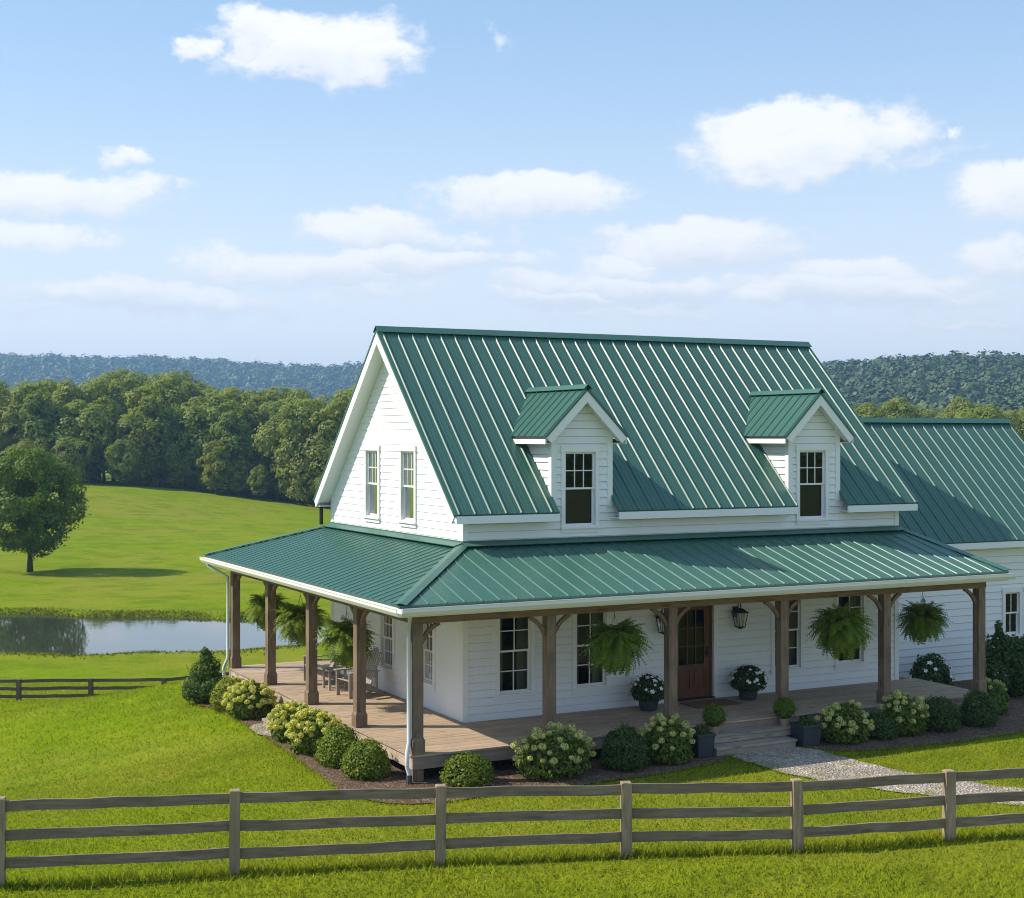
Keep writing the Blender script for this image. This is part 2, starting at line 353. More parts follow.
class MB:
    def __init__(self): self.v = []; self.f = []
    def face(self, *pts):
        b = len(self.v); self.v += [tuple(p) for p in pts]; self.f.append(tuple(range(b, b + len(pts))))
    def hexa(self, P):
        b = len(self.v); self.v += [tuple(p) for p in P]
        for q in ((0, 3, 2, 1), (4, 5, 6, 7), (0, 1, 5, 4), (1, 2, 6, 5), (2, 3, 7, 6), (3, 0, 4, 7)): self.f.append(tuple(b + i for i in q))
        return self
    def box(self, x0, x1, y0, y1, z0, z1):
        return self.hexa([(x0, y0, z0), (x1, y0, z0), (x1, y1, z0), (x0, y1, z0), (x0, y0, z1), (x1, y0, z1), (x1, y1, z1), (x0, y1, z1)])
    def obox(self, o, a, b, c):
        o, a, b, c = map(Vector, (o, a, b, c))
        return self.hexa([o, o + a, o + a + b, o + b, o + c, o + a + c, o + a + b + c, o + b + c])
    def prism(self, pts, vec):
        """polygon pts extruded by vec"""
        vec = Vector(vec); n = len(pts); b = len(self.v)
        self.v += [tuple(p) for p in pts] + [tuple(Vector(p) + vec) for p in pts]
        self.f.append(tuple(range(b + n - 1, b - 1, -1))); self.f.append(tuple(range(b + n, b + 2 * n)))
        for i in range(n):
            j = (i + 1) % n; self.f.append((b + i, b + j, b + n + j, b + n + i))
        return self
    def tube(self, path, rad, n=8, cap=True):
        path = [Vector(p) for p in path]; rings = []
        for i, p in enumerate(path):
            d = (path[min(i + 1, len(path) - 1)] - path[max(i - 1, 0)]).normalized()
            a = d.cross(Vector((0, 0, 1)) if abs(d.z) < .9 else Vector((1, 0, 0))).normalized(); c = d.cross(a)
            r = rad[i] if hasattr(rad, '__len__') else rad
            b = len(self.v); rings.append(b)
            for k in range(n):
                an = 2 * math.pi * k / n; self.v.append(tuple(p + a * (r * math.cos(an)) + c * (r * math.sin(an))))
        for i in range(len(rings) - 1):
            for k in range(n):
                self.f.append((rings[i] + k, rings[i] + (k + 1) % n, rings[i + 1] + (k + 1) % n, rings[i + 1] + k))
        if cap:
            self.f.append(tuple(rings[0] + k for k in range(n - 1, -1, -1))); self.f.append(tuple(rings[-1] + k for k in range(n)))
        return self
    def lathe(self, prof, c=(0, 0), n=20):
        """closed profile of (r, z) turned round the vertical through c"""
        b = len(self.v)
        for (r, z) in prof:
            for k in range(n):
                a = 2 * math.pi * k / n; self.v.append((c[0] + r * math.cos(a), c[1] + r * math.sin(a), z))
        for i in range(len(prof) - 1):
            for k in range(n):
                self.f.append((b + i * n + k, b + i * n + (k + 1) % n, b + (i + 1) * n + (k + 1) % n, b + (i + 1) * n + k))
        return self
    def build(self, name, m, parent=None, base=None, smooth=False, bevel=0, solid=True):
        P = np.array(self.v)
        if base is None: base = Vector(((P[:, 0].min() + P[:, 0].max()) / 2, (P[:, 1].min() + P[:, 1].max()) / 2, P[:, 2].min()))
        else: base = Vector(base)
        me = bpy.data.meshes.new(name); me.from_pydata([tuple(Vector(v) - base) for v in self.v], [], self.f)
        if solid:
            bm = bmesh.new(); bm.from_mesh(me); bmesh.ops.recalc_face_normals(bm, faces=bm.faces); bm.to_mesh(me); bm.free()
        me.update(); me.materials.append(m)
        if smooth: me.shade_smooth()
        o = link(name, me, parent, base)
        if bevel:
            b = o.modifiers.new('bevel', 'BEVEL'); b.width = bevel; b.segments = 2; b.limit_method = 'ANGLE'
        return o

def copy_tree(o, parent=None):
    c = o.copy(); COL.objects.link(c)
    if parent is not None: c.parent = parent
    for ch in list(o.children): copy_tree(ch, c)
    return c

# ------------------------------------------------------------------ terrain
def sst(a, b, x):
    t = np.clip((x - a) / (b - a), 0, 1); return t * t * (3 - 2 * t)
POND_C = (-33.0, 76.3)                        # (right, forward) of the pond's middle, seen from the camera
POND_A, POND_B = 25.5, 8.6
WATER_Z = -3.86
def to_uw(x, y):
    dx = x - CAM.x; dy = y - CAM.y
    return dx * RV.x + dy * RV.y, dx * FV.x + dy * FV.y
def to_xy(u, w): return CAM.x + u * RV.x + w * FV.x, CAM.y + u * RV.y + w * FV.y
def terrain_uw(u, w):
    x, y = to_xy(u, w)
    dx = np.maximum(np.maximum(-2.3 - x, x - 20), 0); dy = np.maximum(np.maximum(-2.6 - y, y - 9.4), 0)
    dist = np.sqrt(dx * dx + dy * dy)
    z = -np.clip(.108 * (np.sqrt((dist - 1.5) ** 2 + .16) + (dist - 1.5)) - .004, 0, 1.72) * sst(22, 31, w) * sst(6, -4, u)
    z = z - np.clip((w - 45) * .115, 0, 1.95) * sst(20, 0, u)
    z = z - 1.1 * sst(110, 185, w)
    mound = np.exp(-((u + 66) / 33.0) ** 2) * sst(108, 205, w) * (1 - .55 * sst(212, 320, w))
    z = z + 4.3 * mound
    z = z + .12 * np.sin(u * .11 + 1) * np.sin(w * .07) * sst(60, 100, w) + .035 * np.sin(u * .9) * np.sin(w * .8 + 1) * sst(3.2, 7, dist)
    # pond basin
    wob = 1 + .05 * np.sin(u * .35) + .04 * np.sin(u * .9 + 1)
    q = np.sqrt(((u - POND_C[0]) / POND_A) ** 2 + ((w - POND_C[1]) / (POND_B * wob)) ** 2)
    z = z - .9 * sst(1.10, .86, q)
    # distant wooded hills
    hl = 104 * np.exp(-((w - 2100) / 520.0) ** 2) * (.87 + .00024 * np.clip(-u - 230, -400, 700) + .03 * np.sin(u * .009 + .4) + .02 * np.sin(u * .024)) * sst(760, 80, u + 0 * w)
    hr = 44 * np.exp(-((w - 900) / 270.0) ** 2) * np.exp(-((u - 262) / 190.0) ** 2)
    hm = 72 * np.exp(-((w - 2100) / 520.0) ** 2) * sst(-80, 700, u)
    z = z + hl + hr + hm
    return z
def tz(x, y):
    u, w_ = to_uw(np.float64(x), np.float64(y)); return float(terrain_uw(u, w_))

def spaced(lo, hi, fine_lo, fine_hi, step, grow=1.13):
    a = list(np.arange(fine_lo, fine_hi, step)); s = step
    while a[-1] < hi: s *= grow; a.append(a[-1] + s)
    s = step
    while a[0] > lo: s *= grow; a.insert(0, a[0] - s)
    return np.array(a)
us = spaced(-2600, 2600, -60, 40, .8); ws = spaced(-400, 3200, 12, 115, .55, 1.05)
U, Wg = np.meshgrid(us, ws); X, Y = to_xy(U, Wg); Zg_ = terrain_uw(U, Wg)
V = np.stack([X, Y, Zg_], -1).reshape(-1, 3)
nu = len(us); ii = np.arange(len(ws) - 1)[:, None] * nu + np.arange(nu - 1)[None, :]
Fq = np.stack([ii, ii + 1, ii + nu + 1, ii + nu], -1).reshape(-1, 4)
me = np_mesh('terrain', V, 4, Fq); me.materials.append(M['ground']); me.shade_smooth()
ground = tag(link('terrain', me), 'green lawn and rolling meadow around the farmhouse', 'ground', kind='structure')

# pond water
mb = MB(); ring = []
for k in range(96):
    a = 2 * math.pi * k / 96; u_ = POND_C[0] + POND_A * 1.12 * math.cos(a); w_ = POND_C[1] + POND_B * 1.15 * math.sin(a)
    ring.append((*to_xy(u_, w_), WATER_Z))
mb.face(*ring); tag(mb.build('pond_water', M['water'], solid=False), 'still farm pond mirroring the sky below the meadow', 'pond', kind='structure')

def sheet(name, pts, z, m, label, cat, sub=0):
    mb = MB(); mb.face(*[(x, y, z) for x, y in pts]); o = mb.build(name, m, solid=False)
    return tag(o, label, cat, kind='structure')
def smooth_poly(pts, it=2):
    for _ in range(it):
        q = []
        for i in range(len(pts)):
            a, b = pts[i], pts[(i + 1) % len(pts)]
            q += [(a[0] * .75 + b[0] * .25, a[1] * .75 + b[1] * .25), (a[0] * .25 + b[0] * .75, a[1] * .25 + b[1] * .75)]
        pts = q
    return pts
def rag(pts, amp, step=.22, seed=1):
    rn = random.Random(seed); out = []
    for i in range(len(pts)):
        a, b = pts[i], pts[(i + 1) % len(pts)]; L_ = math.dist(a, b); n = max(1, int(L_ / step))
        for k in range(n):
            t = k / n; out.append((a[0] + (b[0] - a[0]) * t + rn.uniform(-amp, amp), a[1] + (b[1] - a[1]) * t + rn.uniform(-amp, amp)))
    return out
BED = [(-3.75, 7.7), (-3.35, 6.4), (-3.3, 4.6), (-3.35, 3.0), (-3.45, .4), (-3.6, -1.6), (-3.6, -3.0), (-3.05, -3.85), (-2.2, -4.05), (-1.0, -3.95), (.04, -4.02), (.95, -3.98), (2.24, -3.98), (3.25, -3.8), (4.3, -3.5), (4.35, -2.3), (0, -1.5), (-1.6, 0), (-1.7, 7.6)]
BED_R = [(6.2, -3.6), (6.9, -4.1), (8.0, -4.25), (9.5, -4.36), (11.4, -4.3), (13.2, -3.6), (15.5, -2.2), (19, -1.4), (19, 1.3), (12, 1.3), (11.5, -1.8), (6.4, -1.8)]
PATH = [(4.36, -3.0), (4.34, -4.4), (4.45, -5.4), (4.9, -6.5), (5.5, -7.5), (6.5, -8.95), (8.0, -10.6), (10, -12.6), (11.6, -11.4), (9.6, -9.8), (8.3, -8.8), (7.4, -7.95), (6.85, -6.9), (6.45, -5.8), (6.3, -4.6), (6.3, -3.0)]
BEDp = rag(smooth_poly(BED, 1), .035, seed=2); BEDRp = rag(smooth_poly(BED_R, 1), .035, seed=3); PATHp = rag(smooth_poly(PATH, 1), .05, seed=4)
sheet('mulch_bed', BEDp, .012, M['mulch'], 'brown bark mulch bed along the left and front of the porch', 'planting bed')
sheet('mulch_bed', BEDRp, .012, M['mulch'], 'dark mulch bed right of the front steps', 'planting bed')
sheet('gravel_path', PATHp, .020, M['gravel'], 'pale gravel path from the front steps to the fence', 'path')
sheet('gravel_patch', rag(smooth_poly([(-3.38, 4.3), (-2.5, 4.2), (-2.5, 2.9), (-3.42, 2.8)], 1), .03, seed=5), .018, M['gravel'], 'small worn gravel patch at the side porch steps', 'path')

# ------------------------------------------------------------------ farmhouse
L, WD = 11.71, 7.75
ZP, ZE, ZR = 3.66 + DK, 4.317 + DK, 8.40 + DK
OV, OF = .38, .36
PL, PF, ZG, EV = 2.22, 2.46, 2.844 + DK, .445
YB = 9.2
SL = (ZR - ZE) / (WD / 2 + OF)
def zroof(y): return ZE + SL * (y + OF)
house = thing('farmhouse', (L / 2, WD / 2, 0), 'white clapboard farmhouse with steep green metal roof, two dormers and a wraparound porch', 'house')

class Fr:
    """wall frame: origin, direction along the wall, outward normal"""
    def __init__(s, o, d, n): s.o = Vector(o); s.d = Vector(d); s.n = Vector(n)
    def p(s, a, t, z): return s.o + s.d * a + s.n * t + Vector((0, 0, z))
    def box(s, mb, a0, a1, t0, t1, z0, z1):
        P = [s.p(a0, t0, z0), s.p(a1, t0, z0), s.p(a1, t1, z0), s.p(a0, t1, z0)]
        return mb.hexa(P + [q + Vector((0, 0, z1 - z0)) for q in P])
def span(poly, z):
    xs = []
    n = len(poly)
    for i in range(n):
        (a0, z0), (a1, z1) = poly[i], poly[(i + 1) % n]
        if min(z0, z1) - 1e-9 <= z <= max(z0, z1) + 1e-9 and abs(z1 - z0) > 1e-9:
            xs.append(a0 + (a1 - a0) * (z - z0) / (z1 - z0))
    return (min(xs), max(xs)) if len(xs) >= 2 else None
def siding(mb, fr, poly, openings=(), ex=.165, dep=.022, rev=.016):
    flip = fr.d.cross(Vector((0, 0, 1))).dot(fr.n) < 0
    face = (lambda *p: mb.face(*p[::-1])) if flip else mb.face
    z0 = min(p[1] for p in poly); z1 = max(p[1] for p in poly)
    lv = set([z1] + [p[1] for p in poly]); k = 0
    rows = []
    while z0 + k * ex < z1: rows.append(z0 + k * ex); k += 1
    for o in openings: lv.add(o[2]); lv.add(o[3])
    for r in rows: lv.add(r)
    lv = sorted(z for z in lv if z0 - 1e-6 <= z <= z1 + 1e-6)
    off = lambda zz, base: dep * (1 - (zz - base) / ex)
    for a, b in zip(lv[:-1], lv[1:]):
        if b - a < 1e-5: continue
        base = z0 + math.floor((a - z0) / ex + 1e-4) * ex
        sa = span(poly, a + 1e-6); sb = span(poly, b - 1e-6)
        if not sa or not sb: continue
        cuts = sorted((o[0], o[1]) for o in openings if o[2] < (a + b) / 2 < o[3])
        segs = []; la, lb = sa[0], sb[0]
        for c in cuts: segs.append((la, lb, c[0], c[0])); la = lb = c[1]
        segs.append((la, lb, sa[1], sb[1]))
        ta, tb = off(a, base), off(b - 1e-6, base)
        for (l0, l1, r0, r1) in segs:
            if r0 - l0 < 1e-4 and r1 - l1 < 1e-4: continue
            if b - a > .03 and abs(b - base - ex) < 1e-4:         # reveal under the next board's lip
                q = (b - .015 - a) / (b - a); lm = l0 + (l1 - l0) * q; rm = r0 + (r1 - r0) * q
                face(fr.p(l0, ta, a), fr.p(r0, ta, a), fr.p(rm, tb + .003, b - .015), fr.p(lm, tb + .003, b - .015))
                face(fr.p(lm, tb + .003, b - .015), fr.p(rm, tb + .003, b - .015), fr.p(r1, -rev, b), fr.p(l1, -rev, b))
            else: face(fr.p(l0, ta, a), fr.p(r0, ta, a), fr.p(r1, tb, b), fr.p(l1, tb, b))
            if abs(a - base) < 1e-4: face(fr.p(l0, -rev, a), fr.p(r0, -rev, a), fr.p(r0, ta, a), fr.p(l0, ta, a))
CA = .095
def window(fr, a0, a1, z0, z1, cols, rows_up, rows_lo, screen=False, meet=None, curtains=False, label=None):
    """a0..a1, z0..z1 = opening in the wall"""
    mb = MB()
    T0, T1 = -.02, .045
    fr.box(mb, a0 - CA, a0, T0, T1, z0 - .02, z1); fr.box(mb, a1, a1 + CA, T0, T1, z0 - .02, z1)
    fr.box(mb, a0 - CA - .015, a1 + CA + .015, T0, T1 + .012, z1, z1 + CA + .03)
    fr.box(mb, a0 - CA - .02, a1 + CA + .02, T0, T1 + .03, z0 - .065, z0 - .02)
    fr.box(mb, a0 - CA, a1 + CA, T0, T1 - .005, z0 - .15, z0 - .065)
    for (x0, x1) in ((a0 - .012, a0), (a1, a1 + .012)): fr.box(mb, x0, x1, -.14, T0, z0, z1)
    fr.box(mb, a0, a1, -.14, T0, z0 - .02, z0); fr.box(mb, a0, a1, -.14, T0, z1, z1 + .02)
    wn = mb.build('window', M['trim'], house)
    if label: wn['label'] = label
    zm = meet if meet else (z0 + z1) / 2
    sw = .042; bw = .022
    ms = MB()
    for (b0, b1, t0, rows) in ((z0, zm + .02, -.085, rows_lo), (zm - .02, z1, -.05, rows_up)):
        t1 = t0 + .032
        fr.box(ms, a0, a0 + sw, t0, t1, b0, b1); fr.box(ms, a1 - sw, a1, t0, t1, b0, b1)
        fr.box(ms, a0 + sw, a1 - sw, t0, t1, b0, b0 + sw); fr.box(ms, a0 + sw, a1 - sw, t0, t1, b1 - sw, b1)
        if rows > 0:
            for c in range(1, cols):
                x = a0 + sw + (a1 - a0 - 2 * sw) * c / cols; fr.box(ms, x - bw / 2, x + bw / 2, t0 + .004, t1 - .004, b0 + sw, b1 - sw)
            for r in range(1, rows):
                z = b0 + sw + (b1 - b0 - 2 * sw) * r / rows; fr.box(ms, a0 + sw, a1 - sw, t0 + .006, t1 - .006, z - bw / 2, z + bw / 2)
    ms.build('sash', M['trim'], wn)
    mp = MB()
    for (b0, b1, t) in ((z0 + .02, zm, -.069), (zm, z1 - .02, -.034)):
        mp.face(fr.p(a0 + .02, t, b0), fr.p(a1 - .02, t, b0), fr.p(a1 - .02, t, b1), fr.p(a0 + .02, t, b1))
    mp.build('pane', M['glass'], wn, solid=False)
    if screen:
        mq = MB(); fr.box(mq, a0 + .03, a1 - .03, -.118, -.114, z0 + .03, zm); mq.build('blind', M['screen'], wn)
    if curtains:
        mq = MB()
        for (x0, x1) in ((a0 - .05, a0 + .2), (a1 - .2, a1 + .05)):
            n = 10
            for i in range(n):
                s0, s1 = x0 + (x1 - x0) * i / n, x0 + (x1 - x0) * (i + 1) / n
                t0, t1 = -.26 + .03 * math.sin(i * 2.1), -.26 + .03 * math.sin((i + 1) * 2.1)
                mq.face(fr.p(s0, t0, z0 - .1), fr.p(s1, t1, z0 - .1), fr.p(s1, t1, z1 + .05), fr.p(s0, t0, z1 + .05))
        mq.build('curtain', M['curtain'], wn)

FRONT = Fr((0, 0, 0), (1, 0, 0), (0, -1, 0)); LEFT = Fr((0, 0, 0), (0, 1, 0), (-1, 0, 0))
BACK = Fr((0, WD, 0), (1, 0, 0), (0, 1, 0)); RIGHT = Fr((L, 0, 0), (0, 1, 0), (1, 0, 0))
g = lambda z: z + DK
fwin = [(.82, 1.57, g(.52), g(2.27)), (2.68, 3.43, g(.52), g(2.27)), (7.98, 8.74, g(.52), g(2.27)), (9.86, 10.63, g(.52), g(2.27))]
door_o = (5.18, 6.27, g(0), g(2.2))
lwin = [(3.72, 4.42, g(.58), g(1.9)), (1.48, 2.12, g(.58), g(1.9))]
gwin = [(4.62, 5.36, g(4.04), g(5.59)), (2.49, 3.22, g(4.04), g(5.59))]
D1 = (2.09, 3.56); D2 = (8.41, 9.89)
dwin = [(2.40, 3.15, g(4.0), g(5.59)), (8.71, 9.47, g(4.0), g(5.59))]
# walls (lap siding)
ztop = zroof(0) - .05
cut = lambda ws_, lo, hi: [(a, b, max(c, lo), min(d, hi)) for a, b, c, d in ws_ if d > lo and c < hi]
mb = MB(); siding(mb, FRONT, [(0, 0), (L, 0), (L, ztop), (0, ztop)], fwin + [door_o] + cut(dwin, 0, ztop + 1)); mb.build('wall', M['siding'], house, solid=False)
gab = [(0, 0), (WD, 0), (WD, zroof(0) - .06), (WD / 2, zroof(WD / 2) - .06), (0, zroof(0) - .06)]
mb = MB(); siding(mb, LEFT, gab, lwin + gwin, dep=.014, rev=.002); mb.build('wall', M['siding'], house, solid=False)
mb = MB(); siding(mb, RIGHT, gab); mb.build('wall', M['siding'], house, solid=False)
mb = MB(); siding(mb, BACK, [(0, 0), (L, 0), (L, ztop), (0, ztop)]); mb.build('wall', M['siding'], house, solid=False)
for fa, a0, a1, fb, b0, b1 in ((FRONT, -.03, .1, LEFT, 0, .1), (FRONT, L - .1, L + .03, RIGHT, 0, .1), (BACK, -.03, .1, LEFT, WD - .1, WD), (BACK, L - .1, L + .03, RIGHT, WD - .1, WD)):
    mb = MB(); fa.box(mb, a0, a1, -.005, .032, 0, ztop); fb.box(mb, b0, b1, -.005, .03, 0, ztop - .02); mb.build('corner_board', M['trim'], house)
mb = MB(); mb.box(.2, L - .2, .2, WD - .2, DK - .12, DK - .02); mb.box(.2, L - .2, .45, WD - .2, g(2.85), g(3.0)); mb.box(.25, L - .25, 3.6, 3.7, DK, g(2.8)); mb.build('room_floor', M['interior'], house)
for a in fwin: window(FRONT, *a, 2, 2, 2, curtains=True)
for a in lwin: window(LEFT, *a, 2, 2, 2)
for a in gwin: window(LEFT, *a, 3, 2, 0, screen=True, meet=a[2] + .76)
for a in dwin: window(FRONT, *a, 3, 2, 0, screen=True, meet=a[2] + .80)

# front door
mb = MB()
d0, d1, dz0, dz1 = door_o
FRONT.box(mb, d0 - .11, d0, -.02, .04, dz0, dz1); FRONT.box(mb, d1, d1 + .11, -.02, .04, dz0, dz1); FRONT.box(mb, d0 - .13, d1 + .13, -.02, .05, dz1, dz1 + .14)
FRONT.box(mb, d0 - .012, d0, -.16, -.02, dz0, dz1); FRONT.box(mb, d1, d1 + .012, -.16, -.02, dz0, dz1)
mb.build('door_casing', M['trim'], house)
mb = MB(); st = .15
FRONT.box(mb, d0, d0 + .05, -.13, -.03, dz0, dz1); FRONT.box(mb, d1 - .05, d1, -.13, -.03, dz0, dz1); FRONT.box(mb, d0 + .05, d1 - .05, -.13, -.03, dz1 - .05, dz1)
e0, e1 = d0 + .052, d1 - .052; gz = dz0 + .78
FRONT.box(mb, e0, e0 + st, -.11, -.06, dz0 + .02, dz1 - .055); FRONT.box(mb, e1 - st, e1, -.11, -.06, dz0 + .02, dz1 - .055)
FRONT.box(mb, e0 + st, e1 - st, -.11, -.06, dz0 + .02, dz0 + .24); FRONT.box(mb, e0 + st, e1 - st, -.11, -.06, gz - .13, gz); FRONT.box(mb, e0 + st, e1 - st, -.11, -.06, dz1 - .2, dz1 - .055)
mid = (e0 + e1) / 2; FRONT.box(mb, mid - .05, mid + .05, -.11, -.06, dz0 + .24, gz - .13)
FRONT.box(mb, e0 + st, e1 - st, -.1, -.082, dz0 + .24, gz - .13)
for x0, x1 in ((e0 + st + .04, mid - .09), (mid + .09, e1 - st - .04)): FRONT.box(mb, x0, x1, -.082, -.068, dz0 + .28, gz - .17)
for i in (1, 2):
    x = e0 + st + (e1 - e0 - 2 * st) * i / 3; FRONT.box(mb, x - .014, x + .014, -.105, -.065, gz, dz1 - .2)
    z = gz + (dz1 - .2 - gz) * i / 3; FRONT.box(mb, e0 + st, e1 - st, -.103, -.067, z - .014, z + .014)
door = mb.build('door', M['door'], house)
mb = MB(); mb.face(FRONT.p(e0 + st, -.085, gz), FRONT.p(e1 - st, -.085, gz), FRONT.p(e1 - st, -.085, dz1 - .2), FRONT.p(e0 + st, -.085, dz1 - .2)); mb.build('pane', M['glass'], door, solid=False)
mb = MB(); FRONT.box(mb, e1 - .11, e1 - .05, -.06, -.045, dz0 + .92, dz0 + 1.16); mb.tube([FRONT.p(e1 - .08, -.05, dz0 + 1.0), FRONT.p(e1 - .08, 0, dz0 + 1.0), FRONT.p(e1 - .17, 0.005, dz0 + 1.0)], .012); mb.build('handle', M['black'], door)
mb = MB(); mb.box(d0 - .02, d1 + .02, -.06, .1, DK, DK + .03); mb.build('threshold', M['black'], house)

# metal roofs -------------------------------------------------------
def poly_lines(poly, a):
    xs = []
    for i in range(len(poly)):
        (a0, b0), (a1, b1) = poly[i], poly[(i + 1) % len(poly)]
        if (a0 <= a < a1) or (a1 <= a < a0): xs.append(b0 + (b1 - b0) * (a - a0) / (a1 - a0))
    xs.sort(); return list(zip(xs[::2], xs[1::2]))
def metal(mb, P0, ea, eb, poly, spacing=.36, start=.12, th=.05, rw=.014, rh=.029):
    P0, ea, eb = Vector(P0), Vector(ea).normalized(), Vector(eb).normalized(); n = ea.cross(eb).normalized()
    if n.z < 0: n = -n
    P = lambda a, b, t=0: P0 + ea * a + eb * b + n * t
    pts = [P(a, b, -th) for a, b in poly]
    mb.prism(pts, n * th)
    a0 = min(p[0] for p in poly); a1 = max(p[0] for p in poly); a = a0 + start
    while a < a1 - .02:
        for (b0, b1) in poly_lines(poly, a):
            if b1 - b0 > .05:
                q0, q1 = b0 + .004, b1 - .004; w0, w1 = rw / 2 + rh * .72, rw / 2       # trapezoidal seam
                mb.hexa([P(a - w0, q0, -.004), P(a + w0, q0, -.004), P(a + w0, q1, -.004), P(a - w0, q1, -.004), P(a - w1, q0, rh), P(a + w1, q0, rh), P(a + w1, q1, rh), P(a - w1, q1, rh)])
        for q in (1 / 3, 2 / 3):
            for (b0, b1) in poly_lines(poly, a + spacing * q):
                if b1 - b0 > .05: mb.obox(P(a + spacing * q - .014, b0 + .006, -.003), ea * .028, eb * (b1 - b0 - .012), n * (.003 + rh * .2))
        a += spacing
    return P, n
cosr = 1 / math.sqrt(1 + SL * SL)
B = (WD / 2 + OF) / cosr                                  # slope length
def bn(y): return (y + OF) / cosr
nb = bn(1.2)
A = lambda x: x + OV
mb = MB()
polyF = [(0, 0), (A(D1[0]), 0), (A(D1[0]), nb), (A(D1[1]), nb), (A(D1[1]), 0), (A(D2[0]), 0), (A(D2[0]), nb), (A(D2[1]), nb), (A(D2[1]), 0), (L + 2 * OV, 0), (L + 2 * OV, B), (0, B)]
metal(mb, (-OV, -OF, ZE), (1, 0, 0), (0, cosr, SL * cosr), polyF)
metal(mb, (-OV, WD + OF, ZE), (1, 0, 0), (0, -cosr, SL * cosr), [(0, 0), (L + 2 * OV, 0), (L + 2 * OV, B), (0, B)])
mroof = mb.build('main_roof', M['roof'], house)
mb = MB()
for sgn in (1, -1):                                        # ridge cap
    mb.obox((-OV - .015, WD / 2, ZR + .055), (L + 2 * OV + .03, 0, 0), (0, sgn * .2 * cosr, -.2 * SL * cosr), (0, sgn * .012 * SL * cosr, .012 * cosr))
mb.build('ridge_cap', M['roof'], mroof)
# rake boards and soffits at both gables
for xo, s in ((-OV, 1), (L + OV, -1)):
    mb = MB()
    for (y0, dy) in ((-OF, 1), (WD + OF, -1)):
        e = Vector((0, dy * cosr, SL * cosr)); n = Vector((0, -dy * SL * cosr, cosr))
        p = Vector((xo + s * .012, y0, ZE)) - n * .055
        # outer face plumb-cut board: top follows the roof, lower end cut level
        bl = B - .004
        mb.hexa([p - n * .2, p - n * .2 + Vector((s * .035, 0, 0)), p + Vector((s * .035, 0, 0)), p,
                 p - n * .2 + e * (bl - .256 * SL), p - n * .2 + e * (bl - .256 * SL) + Vector((s * .035, 0, 0)), p + e * (bl - .056 * SL) + Vector((s * .035, 0, 0)), p + e * (bl - .056 * SL)])
        mb.obox(p + Vector((s * .037, 0, 0)) - n * .15 + e * .1, Vector((s * (OV - .053), 0, 0)), e * (bl - .1 - .21 * SL), n * .02)
    mb.build('rake_board', M['trim'], house)
# eave fascia, level soffit
def eave_strip(mb, x0, x1, y0, sgn):
    ya, yb = y0, y0 + sgn * .03
    mb.box(x0, x1, min(ya, yb), max(ya, yb), ZE - .19, ZE - .03)
    yb2 = y0 + sgn * (OF - .022)
    mb.box(x0 + .002, x1 - .002, min(ya + sgn * .031, yb2), max(ya + sgn * .031, yb2), ZE - .17, ZE - .15)
mb = MB()
for x0, x1 in ((-OV + .05, D1[0]), (D1[1], D2[0]), (D2[1], L + OV - .05)): eave_strip(mb, x0, x1, -OF, 1)
mb.build('eave_fascia', M['trim'], house)
mb = MB(); eave_strip(mb, -OV + .05, L + OV - .05, WD + OF, -1); mb.build('eave_fascia', M['trim'], house)

